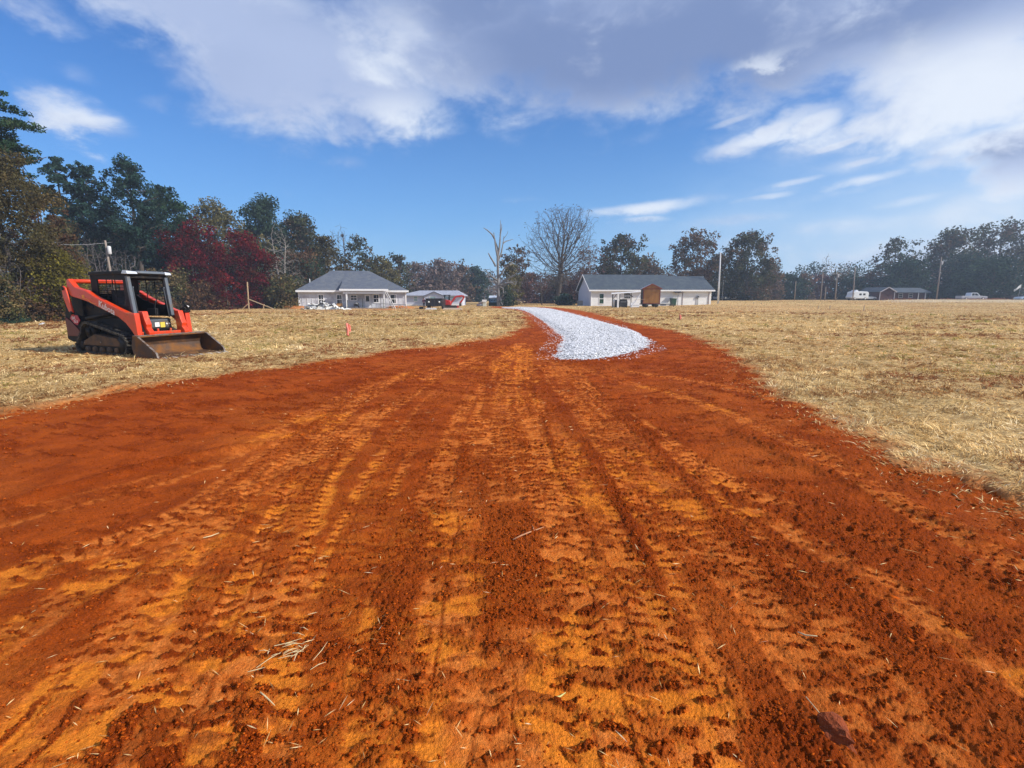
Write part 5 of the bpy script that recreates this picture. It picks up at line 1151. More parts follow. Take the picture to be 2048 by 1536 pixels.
tag(wr_.build('power_line', STEEL, None, True), 'thin wire running left from the leaning pole into the trees', 'wire')
pole('tall pale grey yard pole right of the white house', 1436.5, 608, 505, 93, .17, -.03, POLEG, '', .5, None)
pole('slim pale lamp pole with small light head behind the tall yard pole', 1444.5, 600, 540.5, 122, .09, -.01, POLEG, 'l', 0, None, 'lamp_pole')
for lab, px, top, kit, ln, r in (('thin faint pole standing before dark trees, farthest left along the far road', 1589, 562, '', -0.02, .11), ('plain tall pole left of the short pole along the far road', 1641, 545, '', -0.015, .13), ('short pole between two taller poles on the far road', 1649.5, 574, '', -0.015, .12),
                            ('pole with small transformer and crossarm left of the camper', 1670.5, 544, 'tc', -0.035, .14), ('tall bare pole rising right behind the camper', 1705.5, 533.5, '', -0.04, .14), ('tall pole with white transformer before the dark trees right of the brick house', 1873, 514, 't', -0.025, .15)):
    pole(lab, px, 600, top, 126 if px != 1649.5 else 124, r, ln, POLEW, kit)
# survey stakes and flags
def stake(px, base, top, lab, mat, w, flag=False, group=None, cat='stake', name='survey_stake'):
    Y = gy(base); c = Vector((hx(px, Y), Y, gz(hx(px, Y), Y))); T_ = thing(name, lab, cat, c, 0.3, group); h = max(.25, hz(top, Y) - c.z)
    MB().box(-w/2, w/2, -w/3, w/3, -.1, h).build('stick', mat, T_)
    if flag:
        m_ = MB(); vs = []
        for i in range(4):
            for j in range(3): vs.append((.02 + i * .035 * flag, .02 * math.sin(i * 2.0 + j), h - .02 - j * .10 * flag - i * .03 * flag))
        m_.add(vs, [(i*3+j, (i+1)*3+j, (i+1)*3+j+1, i*3+j+1) for i in range(3) for j in range(2)]); o = m_.build('ribbon', FLESH_PINK, T_); o.modifiers.new('Solidify', 'SOLIDIFY').thickness = .006
        m_ = MB(); m_.tube([(0, -.03, h * .9), (.05, -.06, h * .5), (.02, -.07, h * .18), (.09, -.06, h * .04)], [.03, .045, .05, .03], 7); m_.build('tail', FLESH_PINK, T_, True)
stake(690, 674, 644, 'faded pink ribbon tied to a thin stake in the left grass', WOODRAW, .035, 1.3)
stake(1360.5, 639.5, 627.5, 'small pink survey flag in the grass right of the gravel drive', WOODRAW, .03, 1.4)
for i, (px, b_, t_, lab) in enumerate(((1638, 618, 612, 'short dark stake, first of two close together in the right field'), (1661.5, 618.5, 611, 'second short dark stake of the close pair in the right field'), (1730, 621.5, 610.5, 'lone taller dark stake in the right field below the camper'), (1508, 612, 605, 'dark stake near the yard pole end of the right field'), (1523, 612.5, 606, 'stake just right of the one near the yard poles'), (1255, 628.5, 622.5, 'tiny pale stake in the grass before the lean to'))):
    stake(px, b_, t_, lab, POLEW if i < 5 else WOODRAW, .07, False, 'stakes in the right field')
# scrap of paper in the left grass
Yq = gy(651); o = MB(); o.add([(-.12, -.06, 0.02), (.10, -.08, .04), (.14, .05, .10), (-.02, .08, .12), (-.13, .05, .06)], [(0, 1, 2, 3, 4)]); s_ = o.build('paper_scrap', WHITEP, loc=(hx(75.5, Yq), Yq, .04)); s_.modifiers.new('Solidify', 'SOLIDIFY').thickness = .02; tag(s_, 'white crumpled paper scrap in the grass behind the track loader', 'scrap')
# single things on the near clay
def gh(p): return float(ground_at(np.array([p[0]]), np.array([p[1]]))[0][0]) if 'ground_at' in globals() else 0.0
p = P(1668, 1462); p.z = gh(p); o = MB().blob((0, 0, .010), .040, 12, 3, .42, (1.0, 1.6, .75)).build('clay_clod', CLAYPILE if 0 else M('clod_clay', (.24, .044, .006), .95, var=.3, scale=14, bump=.8, bump_scale=60), loc=p); o.rotation_euler = (0, 0, .55); tag(o, 'large oblong clay clod on the loose soil in the right foreground', 'clod')
def twig(pts, r, lab, name, cat, mat):
    q = [P(*a) for a in pts]
    for v in q: v.z = gh(v) + .008
    o = q[0].copy(); m_ = MB().tube([v - o for v in q], r, 6); t = m_.build(name, mat, loc=o, smooth=True); return tag(t, lab, cat)
TW = M('dry_twig', (.42, .20, .10), .9, var=.25, scale=20); STW = M('pale_straw', (.62, .50, .27), .8, var=.15, scale=20)
t = twig([(1026, 1090), (1042, 1084), (1060, 1076), (1072, 1068), (1088, 1063)], [.004, .005, .005, .004, .002], 'forked reddish twig lying on the clay right of the middle', 'twig', 'twig', TW)
o_ = t.location; q = [P(*a) for a in ((1066, 1073), (1067, 1066), (1064, 1061))]
for v in q: v.z = gh(v) + .012
MB().tube([v - o_ for v in q], [.003, .003, .0015], 5).build('side_shoot', TW, t, True)
twig([(407, 1080), (422, 1074), (438, 1067)], [.003, .0034, .0025], 'straight pale straw stalk lying left on the dark soil', 'straw_stalk', 'straw', STW)
twig([(521, 1390), (530, 1394), (540, 1404), (550, 1413)], [.0022, .0034, .0028, .001], 'short thick bleached stalk low in the left foreground', 'straw_stalk', 'straw', STW)
twig([(1612, 1391), (1640, 1418), (1664, 1440)], [.002, .002, .002], 'long thin grass stem lying above the large clod', 'grass_stem', 'straw', STW)
twig([(1112, 1408), (1120, 1398), (1131, 1389)], [.003, .004, .002], 'yellow green stalk on the clay below the forked twig', 'straw_stalk', 'straw', M('green_straw', (.50, .46, .16), .8, var=.1))
twig([(1596, 1258), (1612, 1266), (1634, 1276)], [.003, .004, .002], 'curved pale stem on the right hand clay', 'grass_stem', 'straw', STW)
sb_ = thing('straw_tuft', 'loose tuft of bleached grass lying on the clay left of the middle', 'straw', P(592, 1308)); sb_.location.z = gh(sb_.location)
rr = random.Random(9)
for k in range(22):
    a = rr.gauss(.4, .8); L = rr.uniform(.03, .12); x, y = rr.gauss(0, .055), rr.gauss(0, .075); z0 = .006 + rr.uniform(0, .008)
    MB().tube([(x - L/2*math.cos(a), y - L/2*math.sin(a), z0), (x, y, z0 + rr.uniform(.0, .012)), (x + L/2*math.cos(a + .2), y + L/2*math.sin(a + .2), z0)], [.0009, .0017, .0006], 5).build('blade', STW, sb_)
# ------------------------------------------------------------------ trees
PAL = dict(
 pine=[(.022, .046, .026), (.030, .058, .030), (.016, .034, .022), (.040, .062, .030)], pineblue=[(.020, .044, .034), (.028, .054, .040), (.016, .032, .026)],
 olive=[(.075, .066, .026), (.058, .056, .024), (.095, .078, .034), (.05, .045, .022)], brownolive=[(.070, .060, .027), (.060, .054, .024), (.088, .066, .029), (.05, .042, .02)],
 yellowolive=[(.115, .098, .018), (.09, .082, .018), (.07, .06, .016)], rust=[(.098, .050, .028), (.075, .045, .026), (.11, .062, .032), (.06, .038, .022)],
 crimson=[(.150, .010, .016), (.105, .010, .014), (.17, .022, .018), (.07, .012, .012), (.085, .03, .018)], mauve=[(.082, .060, .054), (.066, .048, .042), (.098, .068, .056), (.055, .045, .038)],
 redbrown=[(.098, .048, .040), (.08, .042, .036), (.115, .058, .042), (.062, .038, .034)], oakdark=[(.040, .048, .028), (.052, .056, .030), (.032, .036, .024), (.072, .050, .032)],
 greendark=[(.026, .046, .030), (.034, .056, .034), (.022, .038, .027)], oakbrown=[(.078, .050, .034), (.06, .044, .030), (.092, .06, .04), (.048, .046, .028)], shrub=[(.050, .050, .020), (.068, .046, .022), (.036, .038, .020), (.080, .060, .026)])
GAIN = dict(pine=1.25, pineblue=1.2, greendark=1.2, oakdark=1.45, crimson=.82, rust=1.15, brownolive=1.25, redbrown=1.5, oakbrown=1.6, yellowolive=1.3)
PAL = {k: [tuple(c * 1.18 * GAIN.get(k, 1.85) for c in q) for q in v] for k, v in PAL.items()}
def shape(kind, t):
    if kind == 'round': return max(.12, (1 - abs(2 * t - .85) ** 2.6 if abs(2*t-.85) < 1 else 0)) ** .55
    if kind == 'dome': return max(.10, 1 - t ** 2.4) ** .6
    if kind == 'pine': return [.45, .8, .95, 1.0, .9, .75, .45, .25][min(7, int(t * 8))]
    if kind == 'cone': return max(.10, 1.0 - t) ** .75
    if kind == 'spread': return [.55, .8, .95, 1.0, 1.0, .9, .7, .4][min(7, int(t * 8))]
    return 1
class Segs:
    """many tapered branch pieces in one mesh"""
    def __init__(s): s.a = []; s.b = []; s.r0 = []; s.r1 = []
    def add(s, a, b, r0, r1): s.a.append(a); s.b.append(b); s.r0.append(r0); s.r1.append(r1)
    def path(s, pts, rs):
        for i in range(len(pts) - 1): s.add(pts[i], pts[i+1], rs[i], rs[i+1])
    def mesh(s, name, mat, n=5):
        a = np.array(s.a, float); b = np.array(s.b, float); r0 = np.array(s.r0)[:, None]; r1 = np.array(s.r1)[:, None]
        d = b - a; L = np.linalg.norm(d, axis=1, keepdims=True) + 1e-9; d = d / L; b = b + d * r1 * .4
        ref = np.where(np.abs(d[:, 2:3]) > .9, np.array([[1., 0, 0]]), np.array([[0, 0, 1.]]))
        u = np.cross(d, ref); u /= np.linalg.norm(u, axis=1, keepdims=True); v = np.cross(d, u)
        ring = []
        for base, r in ((a, r0), (b, r1)):
            for k in range(n):
                t = 2 * math.pi * k / n; ring.append(base + (u * math.cos(t) + v * math.sin(t)) * r)
        V = np.stack(ring, 1); m = len(a)
        q = np.array([[k, (k+1) % n, n + (k+1) % n, n + k] for k in range(n)])
        Q = q[None] + (np.arange(m) * 2 * n)[:, None, None]
        return npmesh(name, V.reshape(-1, 3), Q.reshape(-1, 4), None, True, mat=mat)
def cards(name, c, size, col, mat, elong=1.0, up=None):
    """randomly turned four-point leaf sprays at c"""
    n = len(c); d = RNG.normal(size=(n, 3)); d[:, 2] *= .8
    if up is not None: d = d * .7 + up
    d /= np.linalg.norm(d, axis=1, keepdims=True)
    e = RNG.normal(size=(n, 3)); e -= d * (e * d).sum(1, keepdims=True); e /= np.linalg.norm(e, axis=1, keepdims=True)
    s = size[:, None]; nn = np.cross(d, e) * s * .18 * RNG.uniform(-1, 1, (n, 1))
    v = np.stack([c - d * s * .5 * elong, c + e * s * .42 + nn, c + d * s * .5 * elong, c - e * s * .42 + nn], 1)
    q = (np.arange(n) * 4)[:, None] + np.array([[0, 1, 2, 3]])
    return npmesh(name, v.reshape(-1, 3), q, np.repeat(col, 4, 0), False, mat=mat)
def leaf_cols(n, pal, clump_id, nclump):
    p = np.array(PAL[pal]); ci = RNG.integers(0, len(p), nclump); base = p[ci] * RNG.uniform(.7, 1.35, (nclump, 1))
    c = base[clump_id]; alt = RNG.random(n) < .3; c[alt] = p[RNG.integers(0, len(p), alt.sum())]
    return c * RNG.uniform(.75, 1.28, (n, 1))
def tree(label, px, top, Y, wpx, crown_base, pal, kind='round', dens=1.0, bark=None, name='tree', group=None, cat='tree', nl=None, clump=.24, trunk_r=None, z0=None, twigs=False, flat=.8, base_py=None):
    rr = random.Random(int(px * 7 + top * 13)); x = hx(px, Y); zb = gz(x, Y) if z0 is None else z0
    H = hz(top, Y) - zb; R = wpx / 2 * Y / F; hb = max(.2, hz(crown_base, Y) - zb); r0 = trunk_r or max(.09, H * .017)
    T_ = thing(name, label, cat, (x, Y, zb - .05), 0, group)
    S = Segs(); zt = H * .90; bend = [(rr.uniform(-.03, .03) * H * t, rr.uniform(-.03, .03) * H * t) for t in (0, .3, .6, 1)]
    tp = [(bend[i][0], bend[i][1], zt * t) for i, t in enumerate((0, .3, .6, 1.0))]
    S.path(tp, [r0 * 1.15, r0 * .85, r0 * .55, r0 * .12])
    def trunk_at(z):
        t = min(1, max(0, z / zt)); k = [0, .3, .6, 1.0]
        for i in range(3):
            if t <= k[i+1]:
                f = (t - k[i]) / (k[i+1] - k[i]); return [tp[i][j] + (tp[i+1][j] - tp[i][j]) * f for j in range(3)]
        return list(tp[3])
    Hc = H - hb; nl = nl or int(12 + Hc * 1.4); cl = []; ga = rr.uniform(0, 6.28)
    for i in range(nl):
        t = (i + rr.uniform(.1, .9)) / nl; ze = hb + Hc * t * .97; rad = R * shape(kind, t) * rr.uniform(.72, 1.05)
        ga += 2.399 + rr.uniform(-.4, .4); zs = max(hb * .6, min(zt * .97, ze - rad * rr.uniform(.25, .8))) if kind != 'cone' else min(zt * .97, ze)
        s0 = trunk_at(zs); e = (s0[0] + math.cos(ga) * rad, s0[1] + math.sin(ga) * rad, ze)
        m = [(s0[j] + e[j]) / 2 + (rr.uniform(-.08, .08) * rad if j < 2 else -.08 * rad) for j in range(3)]
        rb = max(.03, r0 * .42 * (1 - t * .6)); S.path([s0, m, e], [rb, rb * .6, rb * .2])
        for q in range(3 + int(rad / (R * clump + .01) * .8)):
            f = rr.uniform(.35, 1.02); base = [(s0[j] + (m[j] - s0[j]) * f * 2) if f < .5 else (m[j] + (e[j] - m[j]) * (f - .5) * 2) for j in range(3)]
            c = (base[0] + rr.gauss(0, R * .16), base[1] + rr.gauss(0, R * .16), base[2] + rr.gauss(0, R * .11))
            cl.append((c, R * clump * rr.uniform(.55, 1.25)))
            if rr.random() < .6: S.add(base, c, rb * .25, rb * .1)
    link('trunk', S.mesh('trunk', bark or BARK), None, T_)
    cen = np.array([c for c, _ in cl]); cr = np.array([r for _, r in cl]); nC = len(cl)
    s = max(.11, Y * .0036)
    if kind != 'pine' and dens > .5:                     # fill the body of the crown
        for q in range(int((46 if kind != 'spread' else 26) * dens)):
            t = rr.random(); a_ = rr.uniform(0, 6.28); rd = R * shape(kind, t) * rr.random() ** .5 * .92; s0 = trunk_at(hb + Hc * t * .9)
            cl.append(((s0[0] + math.cos(a_) * rd, s0[1] + math.sin(a_) * rd, hb + Hc * t * .93), R * clump * rr.uniform(.8, 1.3)))
    cen = np.array([c for c, _ in cl]); cr = np.array([r for _, r in cl]); nC = len(cl)
    A = (wpx / 2) * (crown_base - top) / 2; n = int(min(60000, A / 1.6 * 4.4 * max(dens, .5)))
    idx = RNG.choice(nC, n, p=cr ** 2 / (cr ** 2).sum())
    d = RNG.normal(size=(n, 3)); d /= np.linalg.norm(d, axis=1, keepdims=True); d *= RNG.random((n, 1)) ** .45; d[:, 2] *= flat
    c = cen[idx] + d * cr[idx][:, None]; c[:, 2] = np.maximum(c[:, 2], .15)
    link('crown', cards('crown', c, s * RNG.uniform(.55, 1.35, n), leaf_cols(n, pal, idx, nC), LEAF, 1.5 if kind == 'pine' else 1.15), None, T_)
    return T_
def bare(label, px, top, Y, wpx, bark, cb=.3, natt=700, stems=1, stem_top=.35, trunk_r=None, name='bare_tree', group=None, seed=1, minr=.018, leaves=None, leafn=0, cat='tree', shp='round', up=.15, stem_gap=.5, sk=.022, lobes=0):
    """leafless tree: branches grow step by step towards points spread through the crown"""
    rg = np.random.default_rng(seed); x = hx(px, Y); zb = gz(x, Y); H = hz(top, Y) - zb; R = wpx / 2 * Y / F
    T_ = thing(name, label, cat, (x, Y, zb - .05), 0, group)
    t = rg.random(natt * 3); a = rg.uniform(0, 6.28, natt * 3); q = np.sqrt(rg.random(natt * 3))
    prof = {'round': np.sqrt(np.clip(1 - (2 * t - .95) ** 2, .02, 1)), 'cone': np.clip(1.05 - t, .05, 1) ** .8, 'fan': .25 + .75 * np.clip(t * 1.5, 0, 1) * np.sqrt(np.clip(1.02 - t ** 3, 0, 1))}[shp]
    keep = rg.random(natt * 3) < prof ** 1.2; t, a, q, prof = [v[keep][:natt] for v in (t, a, q, prof)]
    att = np.stack([np.cos(a) * q * prof * R, np.sin(a) * q * prof * R, H * (cb + (1 - cb) * t)], 1)
    if lobes:
        lc = att[rg.integers(0, len(att), lobes)]; li = rg.integers(0, lobes, len(att)); sig = rg.uniform(.13, .26, lobes)[li][:, None]
        mix_ = rg.random(len(att)) < .8; att[mix_] = (lc[li] + rg.normal(size=att.shape) * sig * np.array([[R, R, H * (1 - cb) * .5]]))[mix_]; att[:, 2] = np.clip(att[:, 2], H * cb * .9, H)
    step = H * sk; P_ = []; par = []
    for s_ in range(stems):
        ang = rg.uniform(0, 6.28); od = np.array([math.cos(ang), math.sin(ang), 0]) * (stems > 1); o = od * .06; lean = od[:2] * .16 * stem_gap * rg.uniform(.3, 1) + rg.normal(0, .04, 2); p = o.copy(); prev = -1; m = int(H * stem_top * rg.uniform(.85, 1) / step)
        for k in range(m):
            P_.append(p.copy()); par.append(prev); prev = len(P_) - 1
            p = p + step * np.array([lean[0] + rg.normal(0, .05), lean[1] + rg.normal(0, .05), 1])
    P_ = np.array(P_); par = list(par); best = np.full(len(att), 1e9); near = np.zeros(len(att), int); new0 = 0; alive = np.ones(len(att), bool)
    for it in range(140):
        new = P_[new0:]
        if not len(new): break
        d = np.linalg.norm(att[:, None] - new[None], axis=2); j = d.argmin(1); dm = d[np.arange(len(att)), j]; b = dm < best; best[b] = dm[b]; near[b] = j[b] + new0
        alive &= best > step * 1.3
        idx = np.nonzero(alive)[0]
        if not len(idx): break
        acc = {}
        for i in idx:
            v = att[i] - P_[near[i]]; v = v / np.linalg.norm(v); acc.setdefault(near[i], []).append(v)
        new0 = len(P_); add = []
        for nd, vs in acc.items():
            v = np.mean(vs, 0); pd = P_[nd] - P_[par[nd]] if par[nd] >= 0 else np.array([0, 0, step]); v = v + pd / (np.linalg.norm(pd) + 1e-9) * .35 + np.array([0, 0, up]) + rg.normal(0, .10, 3); v /= np.linalg.norm(v)
            add.append(P_[nd] + v * step); par.append(nd)
        P_ = np.vstack([P_, np.array(add)])
    n = len(P_); w = np.zeros(n); ch = np.zeros(n, int)
    for i in range(n - 1, -1, -1):
        if ch[i] == 0: w[i] = 1
        if par[i] >= 0: w[par[i]] += w[i]; ch[par[i]] += 1
    r0 = trunk_r or H * .02; ex = math.log(r0 / minr) / math.log(max(w.max(), 2)); r = minr * w ** ex
    S, S2 = Segs(), Segs()
    for i in range(n):
        if par[i] < 0: continue
        (S if w[i] > w.max() * .06 else S2).add(P_[par[i]], P_[i], min(r[par[i]], r[i] * 1.5), r[i])
    tips = P_[ch == 0]; base = np.repeat(tips, 2, 0); pdir = np.repeat(np.array([P_[i] - P_[par[i]] if par[i] >= 0 else [0, 0, 1] for i in np.nonzero(ch == 0)[0]]), 2, 0)
    e = base + pdir * rg.uniform(.5, 1.3, (len(base), 1)) + rg.normal(0, step * .5, base.shape)
    for b0, b1 in zip(base, e): S2.add(b0, b1, minr * .9, minr * .4)
    link('trunk', S.mesh('trunk', bark, 7), None, T_); link('branches', S2.mesh('branches', bark, 3), None, T_)
    if leafn:
        i = rg.integers(0, len(tips), leafn); c = tips[i] + rg.normal(size=(leafn, 3)) * R * .05
        link('leaves', cards('leaves', c, max(.10, Y * .0028) * rg.uniform(.5, 1.3, leafn), leaf_cols(leafn, leaves, i, len(tips)), LEAF), None, T_)
    return T_

# left hand wood edge, from the nearest trees on
tree('tall dark pine with layered boughs at the left edge of the photo', -20, 120, 37, 235, 345, 'pine', 'pine', .9, nl=40, clump=.17, flat=.35, name='pine_tree')
tree('broad brown and olive hardwood below the layered pine at the left edge', 30, 285, 33, 185, 560, 'brownolive', 'round', 1.0)
tree('rusty leaved slim tree between the left edge hardwood and the pines', 108, 375, 37, 95, 560, 'rust', 'round', .6, clump=.2)
tree('yellow olive rounded shrub behind the track loader', 112, 492, 33.5, 135, 612, 'yellowolive', 'dome', 1.1, name='shrub', cat='shrub')
tree('low rust brown bush left of the track loader by the grass edge', 70, 565, 33, 130, 640, 'rust', 'dome', .7, name='shrub', cat='shrub')
tree('dark olive bush at the left edge of the photo by the grass', -15, 545, 30, 120, 650, 'shrub', 'dome', .9, name='shrub', cat='shrub')
bare('pale twisted bare shrub in front of the left edge bushes', 28, 520, 31.5, 110, BARK_GREY, .10, 260, 5, .3, .035, 'bare_shrub', seed=5, minr=.007, cat='shrub', shp='fan', stem_gap=.8)
bare('leafless grey brown thicket left of the leaning pole', 205, 478, 56, 95, BARK_GREY, .10, 420, 9, .3, .06, 'bare_shrub', seed=8, minr=.011, cat='shrub', shp='fan', up=.4, stem_gap=1.2)
bare('leafless brown thicket right of the leaning pole', 258, 500, 57, 62, BARK_GREY, .10, 300, 7, .3, .05, 'bare_shrub', seed=9, minr=.011, cat='shrub', shp='fan', up=.4, stem_gap=.9)
tree('narrow dark pine, first of the three tall pines above the loader', 158, 307, 61, 68, 480, 'pineblue', 'pine', .75, nl=22, clump=.24, name='pine_tree')
tree('middle one of the three tall pines above the loader', 212, 317, 62, 95, 490, 'pineblue', 'pine', .66, nl=22, clump=.22, name='pine_tree')
tree('widest tall pine with open crown right of the other two above the loader', 290, 314, 62, 132, 500, 'pineblue', 'pine', .66, nl=26, clump=.19, name='pine_tree')
tree('dense rounded green pine right of the three tall pines', 350, 371, 68, 110, 560, 'pine', 'round', 1.1, name='pine_tree')
tree('dark low pine filling the gap under the three tall pines', 245, 425, 66, 190, 600, 'pine', 'dome', 1.0, name='pine_tree')
tree('dark olive tree between the rusty tree and the narrow pine', 140, 425, 58, 95, 600, 'shrub', 'dome', .8)
tree('large crimson maple, left one of the red pair', 392, 446, 66, 140, 600, 'crimson', 'round', 1.0, name='maple_tree')
tree('crimson maple with rounded crown, right one of the red pair', 492, 458, 69, 112, 605, 'crimson', 'round', 1.0, name='maple_tree')
tree('small low crimson maple sapling under the red pair', 455, 545, 63, 80, 612, 'crimson', 'dome', .5, name='maple_tree')
tree('brown green bush left of the red maples', 345, 540, 62, 120, 614, 'shrub', 'dome', 1.1, name='shrub', cat='shrub')
tree('dark rust tinged bush under the left red maple', 410, 562, 61.5, 100, 616, 'rust', 'dome', .6, name='shrub', cat='shrub')
tree('grey olive hardwood showing above the red maples', 440, 396, 80, 125, 560, 'olive', 'round', .9)
tree('tall dark dome shaped evergreen above the grey house roof', 548, 391, 90, 125, 560, 'greendark', 'dome', 1.2, name='evergreen_tree')
tree('dark green evergreen sloping down right of the tall dome shaped one', 612, 424, 92, 105, 570, 'oakdark', 'dome', 1.1, name='evergreen_tree')
tree('brown olive tree at the lower end of the slope of evergreens', 658, 470, 92, 92, 580, 'brownolive', 'dome', .9)
tree('dull brown tree left behind the grey house roof', 608, 500, 82, 100, 600, 'rust', 'dome', .8)
tree('olive tree between the right red maple and the dark dome', 520, 470, 84, 80, 590, 'olive', 'round', .9)
bare('pale bare twin stemmed tree in front of the dark dome evergreen', 565, 436, 74, 96, BARK_PALE, .22, 620, 2, .93, .17, seed=12, minr=.014, up=.35, shp='cone', stem_gap=1.2)
tree('dark green shrub left of the grey house wall', 572, 552, 70, 110, 616, 'shrub', 'dome', 1.1, name='shrub', cat='shrub')
bare('thin bare tree poking above the tree line over the hipped roof', 688, 448, 98, 62, BARK_GREY, .30, 380, 3, .6, .12, seed=14, minr=.018, up=.4, shp='round', stem_gap=1.0)
tree('loose leaved small tree right of the thin bare one over the hipped roof', 722, 469, 98, 62, 560, 'oakdark', 'round', .55, clump=.2)
tree('olive rounded tree behind the right slope of the hipped roof', 764, 512, 104, 80, 600, 'olive', 'dome', 1.0)
tree('dark tree above the mobile home roof', 800, 505, 116, 64, 600, 'oakdark', 'round', .8)
tree('mauve brown tree behind the middle of the mobile home', 838, 522, 150, 76, 600, 'mauve', 'dome', 1.0)
tree('wide mauve brown tree behind the red digger', 886, 517, 152, 82, 602, 'mauve', 'dome', 1.0)
tree('brown tree right of the mobile home end', 925, 528, 158, 60, 602, 'oakbrown', 'dome', .9)
tree('dark green pine in the gap left of the dead tree', 952, 531, 162, 62, 603, 'greendark', 'dome', 1.1, name='pine_tree')
tree('grey olive ivy covered tree right behind the dead tree', 1022, 522, 96, 48, 606, 'olive', 'dome', .8)
tree('thin crowned brown tree between the dead tree and the bare oak', 1034, 489, 116, 76, 555, 'oakbrown', 'spread', .28, clump=.16)
tree('low red brown tree left of the bare oak trunk', 1066, 545, 128, 80, 603, 'redbrown', 'dome', 1.0)
tree('low dull brown tree right behind the bare oak trunk', 1118, 548, 132, 84, 604, 'oakbrown', 'dome', 1.0)
tree('low red brown tree left of the white house gable', 1165, 536, 122, 84, 604, 'redbrown', 'dome', .9)
tree('pinkish brown tree above the left end of the blue grey roof', 1215, 522, 136, 82, 604, 'redbrown', 'dome', .9)
tree('dark brown tree above the middle of the blue grey roof', 1290, 512, 140, 90, 604, 'oakbrown', 'dome', .9)
bare('tall bare oak with wide fine branches in the middle of the photo', 1115, 419, 106, 132, BARK, .24, 4600, 1, .40, .50, 'oak_tree', seed=21, minr=.022, up=.04, sk=.016, lobes=26, leaves='oakbrown', leafn=500)
bare('pinkish twiggy tree right of the bare oak', 1178, 478, 116, 64, BARK_GREY, .25, 600, 1, .35, .16, seed=23, minr=.02, lobes=12, leaves='redbrown', leafn=900)
tree('dark open crowned oak above the blue grey roof', 1238, 469, 122, 108, 560, 'oakdark', 'spread', .85, clump=.19, name='oak_tree')
bare('small leafless tree with thin straight trunk left of the bare oak', 1084, 546, 96, 48, BARK, .32, 300, 1, .4, .10, seed=25, minr=.014)
tree('round dark bush at the foot of the bare oak', 1128, 588, 98, 44, 611, 'greendark', 'dome', 1.2, name='shrub', cat='shrub')
tree('brown leaved oak with sky gaps behind the right end of the blue grey roof', 1388, 456, 122, 102, 560, 'oakbrown', 'spread', .8, clump=.18, name='oak_tree')
tree('big olive green oak right of the tall pale yard pole', 1490, 459, 122, 118, 596, 'oakdark', 'spread', .95, clump=.2, name='oak_tree')
tree('dark lower tree between the brown oak and the olive oak', 1434, 505, 134, 76, 600, 'oakdark', 'dome', .9)
tree('brown shadowy tree at the right foot of the olive oak', 1535, 520, 138, 62, 602, 'oakbrown', 'dome', .9)
tree('low dark tree left of the farthest thin pole', 1578, 542, 150, 62, 602, 'greendark', 'dome', 1.0)
tree('orange tinged tree behind the farthest thin pole', 1606, 545, 152, 48, 602, 'oakbrown', 'dome', .8)
tree('red brown tree behind the plain tall far pole', 1640, 548, 154, 56, 602, 'redbrown', 'dome', .9)
tree('ochre brown tree behind the far pole with crossarm', 1668, 545, 152, 50, 602, 'brownolive', 'dome', .9)
tree('dark green tree behind the white camper', 1702, 550, 148, 58, 600, 'greendark', 'dome', 1.0)
tree('dull brown tree left of the brick house gable', 1735, 545, 150, 56, 600, 'oakbrown', 'dome', .9)
tree('loose grey green tree, leftmost of the big right hand group', 1781, 471, 150, 84, 570, 'oakdark', 'round', .55, clump=.18)
tree('dark green tree directly behind the brick house roof', 1806, 515, 144, 110, 600, 'greendark', 'dome', 1.1)
tree('large dark tree behind the pole with the white transformer', 1886, 457, 152, 120, 600, 'oakdark', 'round', 1.1)
tree('shadowy dark tree right of the white transformer pole', 1925, 505, 140, 100, 600, 'greendark', 'dome', 1.0)
tree('wide spreading oak with sky gaps, tallest at the far right', 1985, 445, 156, 150, 560, 'oakdark', 'spread', .9, clump=.17, name='oak_tree')
tree('dense round dark tree on a short trunk behind the pickup hood', 1980, 515, 127, 118, 592, 'greendark', 'round', 1.2, trunk_r=.42)
tree('tall tree cut off by the right edge of the photo', 2065, 470, 146, 120, 598, 'olive', 'round', .9)
bare('tiny bare tree standing out on top of the far wooded hill', 1645, 508, 236, 24, BARK_GREY, .35, 160, 1, .45, .25, seed=31, minr=.05)
bare('faint bare tree left of the tiny one above the far woods', 1602, 527, 236, 16, BARK_GREY, .35, 90, 1, .45, .2, seed=32, minr=.05)

# the dead tree with broken tops and bare lower boughs
Yd_ = 86.0; DEADB = M('dead_bark', (.20, .195, .19), .9, var=.3, scale=2, bump=.4, bump_scale=10)
DT = thing('dead_tree', 'pale dead tree with broken spiky tops beside the blue shed', 'tree', (hx(997, Yd_), Yd_, 0))
S = Segs(); kx = Yd_ / F
def dp(px, py, dy=0.0): return ((px - 997) * kx, dy, hz(py, Yd_))
def dpath(S, pts, rs, dy=0.0):
    n = len(pts); S.path([dp(a, b, dy * i / max(1, n - 1)) for i, (a, b) in enumerate(pts)], rs)
dpath(S, [(997.5, 615), (997, 590), (996.5, 560), (996, 530), (995.5, 512)], [.38, .29, .23, .20, .18])
dpath(S, [(996, 515), (993, 500), (991, 485), (988.5, 466)], [.19, .14, .11, .05], -.5); dpath(S, [(990, 478), (985, 469), (976, 461), (969, 457)], [.15, .12, .09, .04], -.8)
dpath(S, [(996, 515), (999, 498), (1000.5, 480), (1001.3, 460), (1001.5, 440)], [.20, .15, .12, .08, .03], .3); dpath(S, [(1001, 470), (1004, 455), (1003.5, 448)], [.10, .06, .03])
dpath(S, [(996, 512), (996.5, 498), (992, 484), (989.5, 474)], [.16, .12, .08, .04], .5)
